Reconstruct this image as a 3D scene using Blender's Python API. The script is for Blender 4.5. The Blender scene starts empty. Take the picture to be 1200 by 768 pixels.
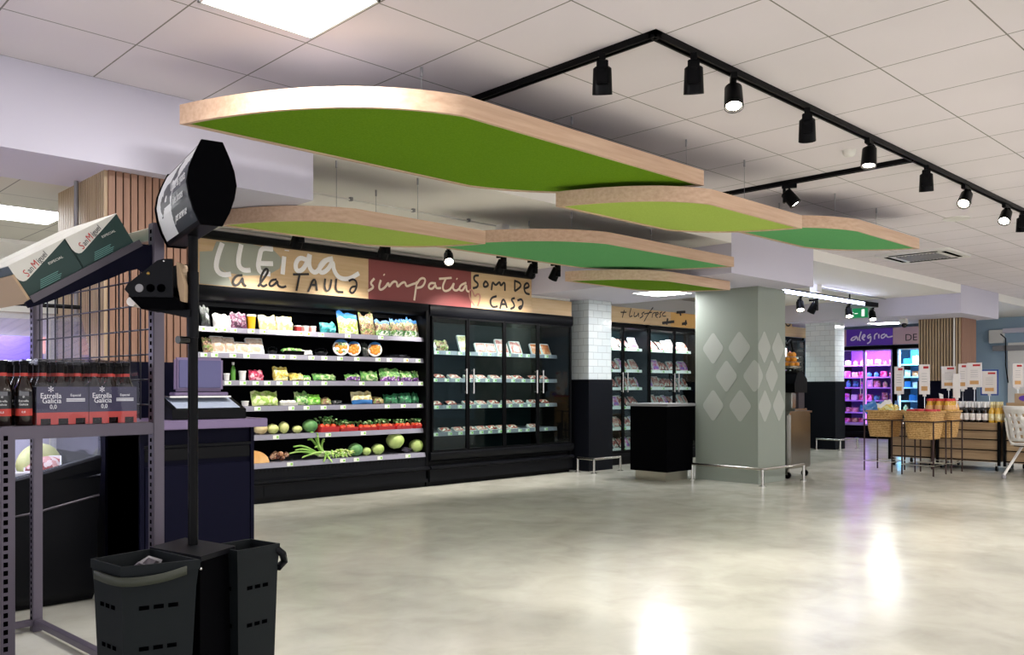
import bpy, bmesh, math, random
from mathutils import Vector, Matrix, noise
PI = math.pi
R = random.Random(7)
C = bpy.context.scene.collection
sc = bpy.context.scene
# ---------------------------------------------------------------- camera, world, exposure, area lights
YAW = 0.7990
cam_d = bpy.data.cameras.new('camera'); cam = bpy.data.objects.new('camera', cam_d); C.objects.link(cam)
cam.location = (0, 0, 1.2); cam.rotation_euler = (PI/2, 0, YAW - PI/2)
cam_d.sensor_width = 36; cam_d.lens = 30.09; cam_d.shift_y = 70/1200; cam_d.clip_start = 0.05; cam_d.clip_end = 200
sc.camera = cam
w = bpy.data.worlds.new('world'); sc.world = w; w.use_nodes = True
w.node_tree.nodes['Background'].inputs[0].default_value = (0.92, 0.93, 1.0, 1)
w.node_tree.nodes['Background'].inputs[1].default_value = 1.75
sc.view_settings.view_transform = 'Standard'; sc.view_settings.look = 'None'
sc.view_settings.exposure = 0.5; sc.view_settings.gamma = 1; sc.view_settings.use_curve_mapping = False
def area(name, loc, sx, sy, power, col=(1, 0.98, 0.95), rot=(0, 0, 0)):
    d = bpy.data.lights.new(name, 'AREA'); d.shape = 'RECTANGLE'; d.size = sx; d.size_y = sy; d.energy = power; d.color = col
    o = bpy.data.objects.new(name, d); C.objects.link(o); o.location = loc; o.rotation_euler = rot; return o
# the ceiling panels' own light (each hangs just under its luminous panel, built below)
PANELS = [(1.95, 3.43), (1.95, -0.9), (6.15, -0.9), (6.15, -4.0), (10.35, 0.95), (14.55, 0.95), (10.35, -3.0), (1.95, -4.0), (18.0, 1.5)]
for x, y in PANELS: area('ceiling_panel_light', (x, y, 2.90), .56, .56, 34 if x < 3 else 56)
for x, y in ((1.74, 6.9), (-1.3, 7.2), (9.35, 6.75), (16.9, 6.87)): area('low_ceiling_light', (x, y, 2.42), .56, .56, 22, (0.95, 0.97, 1))
area('fridge_canopy_light', (4.7, 8.2, 2.06), 3.5, .1, 7, (1, 0.98, 0.92), (math.radians(28), 0, 0))

# ---------------------------------------------------------------- materials
def lin(c):
    if isinstance(c, str): c = [int(c[i:i+2], 16)/255 for i in (0, 2, 4)]
    return tuple((x/12.92 if x <= .04045 else ((x+.055)/1.055)**2.4) for x in c[:3]) + (1,)
M = {}
def mat(name, col, rough=.5, metal=0, emit=0, coat=0, spec=.5, ecol=None, trans=0):
    m = bpy.data.materials.new(name); m.use_nodes = True; b = m.node_tree.nodes['Principled BSDF']
    b.inputs['Base Color'].default_value = lin(col); b.inputs['Roughness'].default_value = rough
    b.inputs['Metallic'].default_value = metal; b.inputs['Coat Weight'].default_value = coat
    b.inputs['Specular IOR Level'].default_value = spec
    if trans: b.inputs['Transmission Weight'].default_value = trans
    if emit: b.inputs['Emission Color'].default_value = lin(ecol or col); b.inputs['Emission Strength'].default_value = emit
    M[name] = m; return m
class NT:
    def __init__(s, m): s.t = m.node_tree; s.b = s.t.nodes['Principled BSDF']
    def n(s, typ, **kw):
        o = s.t.nodes.new(typ)
        for k, v in kw.items():
            if k.startswith('i_'):
                key = k[2:]; key = int(key) if key.isdigit() else key.replace('_', ' ')
                o.inputs[key].default_value = v
            else: setattr(o, k, v)
        return o
    def l(s, a, b): s.t.links.new(a, b)
    def math(s, op, a, b=None, clamp=False):
        o = s.t.nodes.new('ShaderNodeMath'); o.operation = op; o.use_clamp = clamp
        for i, v in enumerate((a, b)):
            if v is None: continue
            if isinstance(v, (int, float)): o.inputs[i].default_value = v
            else: s.l(v, o.inputs[i])
        return o.outputs[0]
    def ramp(s, fac, stops, interp='LINEAR'):
        o = s.t.nodes.new('ShaderNodeValToRGB'); o.color_ramp.interpolation = interp
        e = o.color_ramp.elements
        while len(e) < len(stops): e.new(.5)
        for i, (p, c) in enumerate(stops): e[i].position = p; e[i].color = lin(c)
        s.l(fac, o.inputs[0]); return o.outputs[0]
    def coord(s, scale=(1, 1, 1), kind='Object', rot=(0, 0, 0)):
        t = s.t.nodes.new('ShaderNodeTexCoord'); m = s.t.nodes.new('ShaderNodeMapping')
        m.inputs['Scale'].default_value = scale; m.inputs['Rotation'].default_value = rot; s.l(t.outputs[kind], m.inputs[0]); return m.outputs[0]
    def base(s, out): s.l(out, s.b.inputs['Base Color'])
    def bump(s, h, strength=.3, dist=.01):
        o = s.t.nodes.new('ShaderNodeBump'); o.inputs['Strength'].default_value = strength; o.inputs['Distance'].default_value = dist
        s.l(h, o.inputs['Height']); s.l(o.outputs[0], s.b.inputs['Normal'])
def noisy(name, c1, c2, scale=5, rough=.5, stretch=(1, 1, 1), detail=4, lo=.35, hi=.65, bump=0, **kw):
    m = mat(name, c1, rough, **kw); n = NT(m); co = n.coord(stretch)
    x = n.n('ShaderNodeTexNoise', i_Scale=scale, i_Detail=detail); n.l(co, x.inputs['Vector'])
    n.base(n.ramp(x.outputs[0], [(lo, c1), (hi, c2)]))
    if bump: n.bump(x.outputs[0], bump, .01)
    return m
def wood(name, c1, c2, axis=0, scale=3, rough=.5):
    st = [14, 14, 14]; st[axis] = .8
    return noisy(name, c1, c2, scale, rough, tuple(st), 6, .3, .7)
def cells(name, cols, scale=30, rough=.35, coat=.4, bump=.3):
    m = mat(name, cols[0], rough, coat=coat); n = NT(m); co = n.coord()
    no = n.n('ShaderNodeTexNoise', i_Scale=scale*.6, i_Detail=2); n.l(co, no.inputs['Vector'])
    mx = n.n('ShaderNodeMixRGB', i_Fac=.08); n.l(co, mx.inputs[1]); n.l(no.outputs['Color'], mx.inputs[2])
    v = n.n('ShaderNodeTexVoronoi', i_Scale=scale); n.l(mx.outputs[0], v.inputs['Vector'])
    sp = n.n('ShaderNodeSeparateColor'); n.l(v.outputs['Color'], sp.inputs[0])
    k = len(cols); n.base(n.ramp(sp.outputs[0], [(i/k, c) for i, c in enumerate(cols)], 'CONSTANT'))
    if bump: n.bump(v.outputs['Distance'], bump, .01)
    return m
# room
def tile_ceiling(name, col, ox, oy, px, py):
    m = mat(name, col, .85, spec=.2); n = NT(m); t = n.t.nodes.new('ShaderNodeTexCoord'); s = n.n('ShaderNodeSeparateXYZ'); n.l(t.outputs['Object'], s.inputs[0])
    ws = []
    for ch, o, p in ((0, ox, px), (1, oy, py)):
        f = n.math('FRACT', n.math('DIVIDE', n.math('SUBTRACT', s.outputs[ch], o-100*p), p))
        ws.append(n.math('MULTIPLY', n.math('ABSOLUTE', n.math('SUBTRACT', f, .5)), p))
    d = n.math('SUBTRACT', .30 if px < .61 else px/2, ws[0]); d2 = n.math('SUBTRACT', py/2, ws[1])
    mn = n.math('MINIMUM', d, d2); no = n.n('ShaderNodeTexNoise', i_Scale=220, i_Detail=3); n.l(t.outputs['Object'], no.inputs['Vector'])
    no2 = n.n('ShaderNodeTexNoise', i_Scale=.8, i_Detail=2); n.l(t.outputs['Object'], no2.inputs['Vector'])
    cc = n.ramp(no2.outputs[0], [(.3, col), (.7, '%02x%02x%02x' % tuple(max(0, int(int(col[i:i+2], 16)*.965)) for i in (0, 2, 4)))])
    line = n.math('LESS_THAN', mn, .004); edge = n.math('GREATER_THAN', mn, .012)
    mx = n.n('ShaderNodeMixRGB'); n.l(line, mx.inputs[0]); n.l(cc, mx.inputs[1]); mx.inputs[2].default_value = lin('8c8782'); n.base(mx.outputs[0])
    h = n.math('ADD', n.math('MULTIPLY', edge, .6), n.math('MULTIPLY', no.outputs[0], .25)); n.bump(h, .35, .004)
tile_ceiling('ceiling_tile', 'ebe3e8', 1.65, 5.03, .6, .62)
tile_ceiling('ceiling_tile_low', 'd6d2c6', 1.47, 6.24, .6, .62)
mat('plaster', 'cecad8', .8, spec=.2); mat('plaster_warm', 'f2eee8', .8, spec=.2); mat('wall_blue', '9fb6c8', .7); mat('black_board', '0e1017', .5, spec=.12)
m = mat('floor', 'b9b5a6', .2, spec=.5); n = NT(m); co = n.coord()
a = n.n('ShaderNodeTexNoise', i_Scale=.9, i_Detail=8, i_Roughness=.62); n.l(co, a.inputs['Vector'])
b2 = n.n('ShaderNodeTexNoise', i_Scale=3.2, i_Detail=5, i_Roughness=.55, i_Distortion=.5); n.l(co, b2.inputs['Vector'])
sm = n.math('ADD', n.math('MULTIPLY', a.outputs[0], .55), n.math('MULTIPLY', b2.outputs[0], .45))
n.base(n.ramp(sm, [(.32, 'aeaca0'), (.5, 'c1bfb3'), (.66, 'cccabe')]))
n.l(n.math('ADD', n.math('MULTIPLY', b2.outputs[0], .10), .15), n.b.inputs['Roughness'])
n.bump(a.outputs[0], .06, .02)
# slat-wood, boards
wood('slat_wood', '96705a', '845f4b', 2, 4); wood('slat_wood_pale', 'bba486', 'a88f70', 2, 4); mat('slat_gap', '2a1d18', .8)
wood('oak_sign', 'd8bb94', 'caa97e', 0, 2.2); wood('rim_wood', 'd6b79c', 'c4a085', 0, 3); wood('crate_wood', 'b59a78', '9a7e5e', 1, 2.5)
mat('sign_orange', 'd9a862', .6); mat('sign_red', '8c4646', .6); mat('sign_grey', 'a3a699', .6); mat('ink_white', 'fbf8f8', .5); mat('ink_black', '1d1719', .5); mat('ink_cream', 'f1dcc6', .5); mat('ink_rose', 'bd8374', .5)
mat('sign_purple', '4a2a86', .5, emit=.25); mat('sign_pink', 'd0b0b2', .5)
mat('handle_strap','2e3226',.6)
noisy('felt_dark', '6c941c', '628a14', 90, .95, bump=.15, spec=.1); noisy('felt_lime', 'b4cc62', 'abc45a', 90, .95, bump=.15, spec=.1); noisy('felt_green', '6cb474', '64ac6c', 90, .95, bump=.15, spec=.1)
mat('pillar_grey', '8d948a', .55); mat('pillar_mark', 'a9aca5', .55)
m = mat('glazed_tile', 'dfe6e6', .08, coat=.6); n = NT(m); t = n.t.nodes.new('ShaderNodeTexCoord'); s = n.n('ShaderNodeSeparateXYZ'); n.l(t.outputs['Object'], s.inputs[0])
cb = n.n('ShaderNodeCombineXYZ'); n.l(n.math('ADD', s.outputs[0], s.outputs[1]), cb.inputs[0]); n.l(s.outputs[2], cb.inputs[1])
br = n.n('ShaderNodeTexBrick', i_Scale=1, i_Mortar_Size=.004, i_Brick_Width=.2, i_Row_Height=.1); br.inputs['Color1'].default_value = lin('e2e8e8'); br.inputs['Color2'].default_value = lin('d8e0e2'); br.inputs['Mortar'].default_value = lin('b9bfc0'); n.l(cb.outputs[0], br.inputs['Vector'])
n.base(br.outputs[0]); nz = n.n('ShaderNodeTexNoise', i_Scale=9, i_Detail=1); n.l(t.outputs['Object'], nz.inputs['Vector']); n.bump(n.math('ADD', n.math('MULTIPLY', br.outputs['Fac'], -.5), n.math('MULTIPLY', nz.outputs[0], .8)), .35, .01)
# generic
mat('black', '050507', .4, spec=.1); mat('black_matte', '030305', .8, spec=.03); mat('near_black', '0a0b10', .45, spec=.12); mat('basket_grey', '171b1d', .5, spec=.12); mat('navy', '0a0a1c', .55, spec=.06); mat('black_gloss', '060709', .15); mat('dark_steel', '4a454c', .4, .5)
mat('fridge_inner', '07080c', .7, spec=.05); mat('violet_glow_inner', '6a50b0', .5); mat('blue_glow_inner', '6fa8d8', .5); mat('fridge_inner_green', '18262a', .4, spec=.2); mat('shelf_grey', '8f8d9c', .35, .3); mat('tag_white', 'f4f6ea', .5); mat('tag_green', '8fce5a', .5)  # violet and blue inners have the LED light's tint painted into their colour
mat('rack_steel', '57505c', .42, .35); mat('wire_dark', '1c1a2a', .5, .2); mat('deli_purple_glow', '6a58c8', .3); mat('hole', '020203', .9, spec=0); mat('steel', 'b9b6b0', .22, 1); mat('steel_satin', 'c7c1b4', .3, 1); mat('chrome', 'd5d5d5', .1, 1)
mat('white_plastic', 'e6e3de', .4); mat('grey_plastic', '8f8d90', .5); mat('lavender_metal', '6e5e7e', .4, .2); mat('screen', '56547a', .2, spec=.2); mat('keypad', 'a9b2c6', .4)
mat('panel_light', 'ffffff', .5, emit=9); mat('led_strip', 'ffffff', .5, emit=14, ecol='cfd8ff'); mat('spot_glow', 'ffffff', .5, emit=25, ecol='fff2dd')
mat('led_purple', 'c060ff', .5, emit=5, ecol='b45cff'); mat('led_blue', '80d0ff', .5, emit=6, ecol='7fd4ff'); mat('spot_dark', '3a3a3a', .3)
mat('exit_green', '0f8a55', .5, emit=.25, ecol='12a060'); mat('exit_white', 'ffffff', .5, emit=.7)
mat('cardboard_green', '0d322d', .55); mat('cardboard_white', 'd7d5cc', .55); mat('cardboard_kraft', 'b3997c', .8); mat('logo_red', 'b5221f', .5); mat('logo_dark', '2b2b2b', .5); mat('print_green', '5f9088', .6)
mat('carton_navy', '241c42', .45); mat('carton_red', 'c0392e', .45); mat('bottle_brown', '180c08', .08, coat=.6); mat('label_black', '101014', .4); mat('gold', 'b5924a', .3, .7)
mat('white', 'f2f2f2', .5); mat('paper', 'efe9e4', .6); mat('amber_paper', 'd8a66a', .6); mat('blue_paper', '3050a8', .5); mat('red', 'c22a30', .5)
def thin_glass(name, tint=(1, 1, 1), refl=.08, alpha=None):
    m = bpy.data.materials.new(name); m.use_nodes = True; t = m.node_tree; t.nodes.clear()
    o = t.nodes.new('ShaderNodeOutputMaterial'); a = t.nodes.new('ShaderNodeBsdfTransparent'); a.inputs[0].default_value = (*tint, 1)
    g = t.nodes.new('ShaderNodeBsdfGlossy'); g.inputs['Roughness'].default_value = .03
    f = t.nodes.new('ShaderNodeLayerWeight'); f.inputs[0].default_value = .5
    pw = t.nodes.new('ShaderNodeMath'); pw.operation = 'POWER'; pw.inputs[1].default_value = 4; t.links.new(f.outputs['Facing'], pw.inputs[0])
    ad = t.nodes.new('ShaderNodeMath'); ad.operation = 'MULTIPLY_ADD'; ad.inputs[1].default_value = .8; ad.inputs[2].default_value = refl; t.links.new(pw.outputs[0], ad.inputs[0])
    mx = t.nodes.new('ShaderNodeMixShader'); t.links.new(ad.outputs[0], mx.inputs[0]); t.links.new(a.outputs[0], mx.inputs[1]); t.links.new(g.outputs[0], mx.inputs[2]); t.links.new(mx.outputs[0], o.inputs[0])
    M[name] = m; return m
thin_glass('door_glass', (.82, .9, .88), .03); thin_glass('clear_film', (.97, .97, 1), .02); thin_glass('deli_glass', (.93, .94, 1), .06)
# food
cells('f_lettuce', ['b9d66a', 'dbe7a0', '8fb64a', 'eef2c8'], 45); cells('f_pale_lettuce', ['cfe08c', 'e3eab0', 'a8c860', '9cc050'], 30); cells('f_salad', ['5c8a3c', 'e8efe0', '9cc878', '3f7a44', 'f4f4ea'], 55)
cells('f_mixed', ['8a6a48', 'c9b48c', '5c3c3c', '7a9a4a', 'b89070'], 55); cells('f_beet', ['5a2448', '7c3a5e', 'a08090', '401830'], 45); cells('f_cream', ['e6d9a4', 'd8c88c', 'efe6bc', 'cdb878'], 30)
cells('f_dark', ['1c201c', '2c3430', '3c443c', '16181a'], 40); cells('f_teal', ['1f8a94', '2aa0a4', '176a70', '60c0b8'], 25); cells('f_mush', ['ead6c4', 'd8bca6', 'f0e2d4', 'c4a48c'], 28)
cells('f_green', ['3f7a3a', '5c9a4c', '86b860', 'c8d8a0'], 45); cells('f_corn', ['e6d060', 'f0e090', 'c8a840', 'dfe6b0'], 55); cells('f_purple', ['7a2c96', '9a48b0', 'd8c0e0', '6a8a4a', '5a1c78'], 50)
cells('f_pinkfruit', ['c8385c', 'e07890', 'a02848', 'f0b0b8'], 40); cells('f_cuc', ['1c5a3a', '2a6e46', '144430', '3f8a5c'], 30); cells('f_bright', ['7ac83c', '94dc54', '58a82c', 'b8ec80'], 50)
cells('f_tomato', ['d83c28', 'e85838', 'b02818', 'f07850'], 26, .2); cells('f_herb', ['3f8a3c', '66a850', '2c6a30', 'b8d898'], 50); cells('f_ham', ['cf8a84', 'dca49c', 'b86c68', 'ecd0c8'], 30, .2)
cells('f_meat', ['a84c44', 'c87068', '8c3430', 'd8a098', 'f0dcd4'], 30, .2); cells('f_salmon', ['d07c50', 'dc9468', 'c06838'], 18, .2); cells('f_onion', ['8c5a3c', 'b07850', 'd8b090', '6c3c28'], 40); cells('f_pinkpack', ['e090c8', 'f0c0e0', 'd86090', 'f4e0c0', 'a868d0'], 30)
cells('f_redcheese', ['c8a070', 'e0c890', 'a86848'], 20)
mat('f_white', 'ece9e4', .35, coat=.3); mat('f_blue', '2c6fb0', .3, coat=.4); mat('f_juice', 'e8a818', .2, coat=.4); mat('f_red_dark', '8c2020', .3); mat('f_pink', 'e8a8a0', .3); mat('f_green_cap', '4f8a2c', .3); mat('f_orange', 'e08c28', .45); mat('f_peel_orange', 'e39320', .4)
noisy('f_cabbage', 'c9d98a', 'a4c064', 8, .45, (1, 1, .4)); noisy('f_cabbage_dark', '7fae6a', '4f8a50', 8, .5, (1, 1, .4)); noisy('f_melon', 'dfe09a', 'c2cf74', 10, .5); noisy('f_melon_cream', 'ead9a6', 'd9c088', 10, .55); noisy('f_leek', 'b4d878', '82b850', 14, .45); noisy('f_leek_white', 'eef0d8', 'd8e4ae', 12, .4)
noisy('f_pumpkin', 'e8a860', 'f0c080', 10, .5); mat('f_aubergine', '2c2434', .15, coat=.5); mat('dressing', 'd8a838', .15, coat=.6)
m = mat('wicker', 'b58a50', .7); n = NT(m); co = n.coord((1, 1, 1))
wv = n.n('ShaderNodeTexWave', i_Scale=16, i_Distortion=2, i_Detail=2); wv.bands_direction = 'Z'; n.l(co, wv.inputs['Vector'])
v2 = n.n('ShaderNodeTexVoronoi', i_Scale=45); n.l(co, v2.inputs['Vector'])
hh = n.math('ADD', n.math('MULTIPLY', wv.outputs[1] if False else wv.outputs['Fac'], .5), n.math('MULTIPLY', v2.outputs['Distance'], .5))
n.base(n.ramp(hh, [(.1, '7a5228'), (.4, 'bb8c4c'), (.8, 'dcb67c')])); n.bump(hh, .6, .01)

# ---------------------------------------------------------------- mesh helpers
class MB:
    def __init__(s, *mats): s.v = []; s.f = []; s.mi = []; s.sm = []; s.mats = list(mats)
    def m(s, name):
        if name not in s.mats: s.mats.append(name)
        return s.mats.index(name)
    def add(s, vs, fs, mi=0, smooth=False):
        if isinstance(mi, str): mi = s.m(mi)
        b = len(s.v); s.v += [tuple(v) for v in vs]
        for f in fs: s.f.append(tuple(b+i for i in f)); s.mi.append(mi); s.sm.append(smooth)
        return s
    def box(s, x0, x1, y0, y1, z0, z1, mi=0):
        return s.add([(x0, y0, z0), (x1, y0, z0), (x1, y1, z0), (x0, y1, z0), (x0, y0, z1), (x1, y0, z1), (x1, y1, z1), (x0, y1, z1)],
                     [(0, 3, 2, 1), (4, 5, 6, 7), (0, 1, 5, 4), (1, 2, 6, 5), (2, 3, 7, 6), (3, 0, 4, 7)], mi)
    def bbox(s, x0, x1, y0, y1, z0, z1, b=.005, mi=0):      # box with chamfered vertical and horizontal edges
        bm = bmesh.new(); bmesh.ops.create_cube(bm, size=1)
        for v in bm.verts: v.co = Vector((x0+(v.co.x+.5)*(x1-x0), y0+(v.co.y+.5)*(y1-y0), z0+(v.co.z+.5)*(z1-z0)))
        bmesh.ops.bevel(bm, geom=bm.edges[:], offset=b, segments=2, affect='EDGES'); s.bm(bm, mi); return s
    def bm(s, bm, mi=0, smooth=False):
        bm.verts.index_update(); s.add([v.co[:] for v in bm.verts], [[v.index for v in f.verts] for f in bm.faces], mi, smooth); bm.free(); return s
    def prism(s, poly, axis, a, b, mi=0, smooth=False):     # poly in the two remaining axes, extruded a..b
        n = len(poly)
        def P(p, t): return {'z': (p[0], p[1], t), 'y': (p[0], t, p[1]), 'x': (t, p[0], p[1])}[axis]
        vs = [P(p, a) for p in poly]+[P(p, b) for p in poly]
        s.add(vs, [tuple(range(n))[::-1], tuple(range(n, 2*n))], mi)
        s.add(vs, [(i, (i+1) % n, n+(i+1) % n, n+i) for i in range(n)], mi, smooth); return s
    def tube(s, pts, r, mi=0, seg=8, closed=False, rs=None):
        pts = [Vector(p) for p in pts]; n = len(pts); rings = []
        up = None
        for i, p in enumerate(pts):
            a = pts[i-1] if i > 0 else (pts[-1] if closed else p); b = pts[i+1] if i < n-1 else (pts[0] if closed else p)
            t = (b-a).normalized() if (b-a).length > 1e-9 else Vector((0, 0, 1))
            if up is None: up = t.orthogonal().normalized()
            up = (up - t*up.dot(t)); up = up.normalized() if up.length > 1e-6 else t.orthogonal().normalized()
            sd = t.cross(up); rr = rs[i] if rs else r
            rings.append([p+(up*math.cos(2*PI*k/seg)+sd*math.sin(2*PI*k/seg))*rr for k in range(seg)])
        vs = [v for rg in rings for v in rg]; fs = []
        for i in range(n if closed else n-1):
            j = (i+1) % n
            for k in range(seg): fs.append((i*seg+k, i*seg+(k+1) % seg, j*seg+(k+1) % seg, j*seg+k))
        s.add(vs, fs, mi, True)
        if not closed: s.add(vs, [tuple(range(seg))[::-1], tuple(range((n-1)*seg, n*seg))], mi)
        return s
    def lathe(s, prof, mi=0, seg=20, c=(0, 0, 0), mis=None):
        n = len(prof); vs = []
        for r, z in prof:
            for k in range(seg): vs.append((c[0]+r*math.cos(2*PI*k/seg), c[1]+r*math.sin(2*PI*k/seg), c[2]+z))
        for i in range(n-1):
            s.add([], [], 0)
            fs = [(i*seg+k, i*seg+(k+1) % seg, (i+1)*seg+(k+1) % seg, (i+1)*seg+k) for k in range(seg)]
            q = mi if mis is None else mis[i]
            if isinstance(q, str): q = s.m(q)
            base = len(s.v)
            if i == 0: s._b = base; s.v += vs
            for f in fs: s.f.append(tuple(s._b+x for x in f)); s.mi.append(q); s.sm.append(True)
        s.f.append(tuple(s._b+k for k in range(seg))[::-1]); s.mi.append(s.mi[-1] if mis is None else (s.m(mis[0]) if isinstance(mis[0], str) else mis[0])); s.sm.append(False)
        s.f.append(tuple(s._b+(n-1)*seg+k for k in range(seg))); s.mi.append(s.mi[-2]); s.sm.append(False)
        return s
    def sphere(s, c, r, mi=0, sub=2, sc3=(1, 1, 1), nz=0, seed=0):
        bm = bmesh.new(); bmesh.ops.create_icosphere(bm, subdivisions=sub, radius=1)
        for v in bm.verts:
            k = 1+(nz*noise.noise(v.co*2.3+Vector((seed, seed*.7, 0))) if nz else 0)
            v.co = Vector((c[0]+v.co.x*r*sc3[0]*k, c[1]+v.co.y*r*sc3[1]*k, c[2]+v.co.z*r*sc3[2]*k))
        s.bm(bm, mi, True); return s
    def xf(s, mtx, start=0):
        for i in range(start, len(s.v)): s.v[i] = tuple(mtx @ Vector(s.v[i]))
        return s
def rz(a): return Matrix.Rotation(a, 4, 'Z')
def tr(x, y, z): return Matrix.Translation((x, y, z))
def mesh_of(name, mb):
    me = bpy.data.meshes.new(name); me.from_pydata(mb.v, [], mb.f)
    for q in mb.mats: me.materials.append(M[q])
    me.polygons.foreach_set('material_index', mb.mi); me.polygons.foreach_set('use_smooth', mb.sm); me.update()
    bm = bmesh.new(); bm.from_mesh(me); bmesh.ops.recalc_face_normals(bm, faces=bm.faces[:]); bm.to_mesh(me); bm.free()
    try: me.set_sharp_from_angle(angle=math.radians(50))
    except Exception: pass
    return me
def tag(o, label=None, cat=None, group=None, kind=None):
    if label: o['label'] = label
    if cat: o['category'] = cat
    if group: o['group'] = group
    if kind: o['kind'] = kind
    return o
def part(name, mb, parent=None, label=None, world=None, bev=0):
    """one mesh object; world=origin to subtract when mb is in world coordinates"""
    if world is not None: mb.xf(tr(*world).inverted())
    o = bpy.data.objects.new(name, mesh_of(name, mb)); C.objects.link(o)
    if parent: o.parent = parent
    if label: o['label'] = label
    if bev:
        b = o.modifiers.new('bevel', 'BEVEL'); b.width = bev; b.segments = 2; b.limit_method = 'ANGLE'
    return o
def thing(name, label, cat, loc=(0, 0, 0), a=0, group=None):
    o = bpy.data.objects.new(name, None); C.objects.link(o); o.empty_display_size = .1
    o.location = loc; o.rotation_euler = (0, 0, a); return tag(o, label, cat, group)
def solo(name, mb, label, cat, loc=(0, 0, 0), a=0, group=None, bev=0):
    o = part(name, mb, None, None, None, bev); o.location = loc; o.rotation_euler = (0, 0, a); return tag(o, label, cat, group)
def struct(name, mb, label=None, bev=0): return tag(part(name, mb, bev=bev), label, None, None, 'structure')
def dup(root, loc, a=None, label=None, group=None):
    r = root.copy(); C.objects.link(r); r.location = loc
    if a is not None: r.rotation_euler = (0, 0, a)
    if label: r['label'] = label
    if group: r['group'] = group
    for ch in list(root.children):
        c = ch.copy(); C.objects.link(c); c.parent = r
        for g in ch.children:
            d = g.copy(); C.objects.link(d); d.parent = c
    return r
def text_mb(txt, size, m, depth=.001, align='CENTER', squash=1.0, shear=0, spacing=1.0):
    cu = bpy.data.curves.new('t', 'FONT'); cu.body = txt; cu.size = size; cu.extrude = depth; cu.align_x = align; cu.align_y = 'CENTER'; cu.shear = shear; cu.space_character = spacing; cu.resolution_u = 3
    o = bpy.data.objects.new('t', cu); me = bpy.data.meshes.new_from_object(o)
    mb = MB(m); mb.add([(v.co.x*squash, v.co.y, v.co.z) for v in me.vertices], [tuple(p.vertices) for p in me.polygons])
    bpy.data.objects.remove(o); bpy.data.curves.remove(cu); bpy.data.meshes.remove(me); return mb
def merge(a, b, mtx):                       # b into a
    st = len(a.v); a.v += [tuple(mtx @ Vector(v)) for v in b.v]
    for f, q, s_ in zip(b.f, b.mi, b.sm): a.f.append(tuple(st+i for i in f)); a.mi.append(a.m(b.mats[q])); a.sm.append(s_)
    return a
def chaikin(p, it=2):
    for _ in range(it):
        if len(p) < 3: return p
        q = [p[0]]
        for i in range(len(p)-1):
            a, b = Vector(p[i]), Vector(p[i+1]); q += [tuple(a*.75+b*.25), tuple(a*.25+b*.75)]
        p = q+[p[-1]]
    return p
def stroke_mb(strokes, r, m, to3d):         # hand-lettering: flat-ish round strokes on a board
    mb = MB(m)
    for st in strokes:
        pts = chaikin([(a, b) for a, b in st]); mb.tube([to3d(*p) for p in pts], r, 0, 10)
    p0, p1 = to3d(0, 0), to3d(1, 1); ax = [i for i in range(3) if p0[i] == p1[i]][0]
    for i, v in enumerate(mb.v): v = list(v); v[ax] = p0[ax]+(v[ax]-p0[ax])*.12; mb.v[i] = tuple(v)
    return mb
# ================================================================ ROOM
struct('floor', MB('floor').box(-8, 26, -14, 12, -.1, 0))
mb = MB('ceiling_tile', 'plaster')
mb.box(-8, 26, -14, 5.03, 2.925, 3.05)
struct('ceiling', mb)
# raised plaster recesses behind the bulkhead
mb = MB('plaster_warm'); mb.box(3.04, 8.24, 5.03, 9.3, 2.78, 3.05); mb.box(10.14, 15.38, 5.03, 9.3, 2.78, 3.05); mb.box(17.36, 21.5, 5.03, 12, 2.78, 3.05)
struct('ceiling_recess', mb)
# deep white bulkheads that drop below the main ceiling
for i, (x0, x1, y1) in enumerate(((-8, 3.04, 5.75), (8.24, 10.14, 9.3), (15.38, 17.36, 12))):
    struct('trim_%d' % (i+1), MB('plaster').box(x0, x1, 5.03, y1, 2.45, 3.05))
struct('ceiling_low', MB('ceiling_tile_low').box(-8, 3.04, 5.75, 9.3, 2.45, 3.05))
struct('wall_back', MB('plaster_warm').box(-8, 16.6, 9.0, 9.3, 0, 3.05))
struct('wall_end', MB('wall_blue').box(21.5, 21.7, -14, 12, 0, 3.05))
struct('wall_left', MB('plaster_warm').box(16.6, 16.75, 9.0, 12, 0, 3.05))
struct('wall_far', MB('plaster_warm').box(16.6, 21.7, 11.9, 12, 0, 3.05))
# far door with white frame in the end wall, grey shutter beside it
mb = MB('white_plastic', 'grey_plastic'); mb.box(21.42, 21.5, 5.02, 6.02, 0, 2.2); struct('door_1', mb)
mb = MB('grey_plastic'); mb.box(21.40, 21.46, 4.2, 5.55, 0, 2.42); mb.box(21.38, 21.46, 5.5, 6.32, 2.02, 2.14); struct('door_2', mb)
struct('trim_6', MB('plaster').box(21.34, 21.5, 4.0, 6.1, 2.42, 2.52))
# conduit with saddle clips and junction box on recess ceiling
t = thing('conduit_pipe', 'thin white conduit pipe along the recessed ceiling above the lime panel', 'pipe', (3.3, 6.03, 2.77))
part('pipe', MB('white_plastic').tube([(-.2, 0, -.012), (2.35, 0, -.012)], .008), t)
for x in (.3, .7, 1.35, 2.0): part('clip', MB('grey_plastic').box(x-.012, x+.012, -.015, .015, -.022, .008), t)
t2 = solo('junction_box', MB('white_plastic').bbox(-.05, .05, -.05, .05, -.06, .0), 'small cream junction box at the right end of the conduit', 'junction box', (5.74, 6.03, 2.78))
t = thing('conduit_pipe', 'thin conduit with a box right of the exit sign track', 'pipe', (12.6, 6.2, 2.77))
part('pipe', MB('grey_plastic').tube([(0, 0, -.02), (2.6, 0, -.02)], .01), t); part('box', MB('white_plastic').bbox(-.1, .06, -.06, .06, -.1, .01), t)
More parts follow.
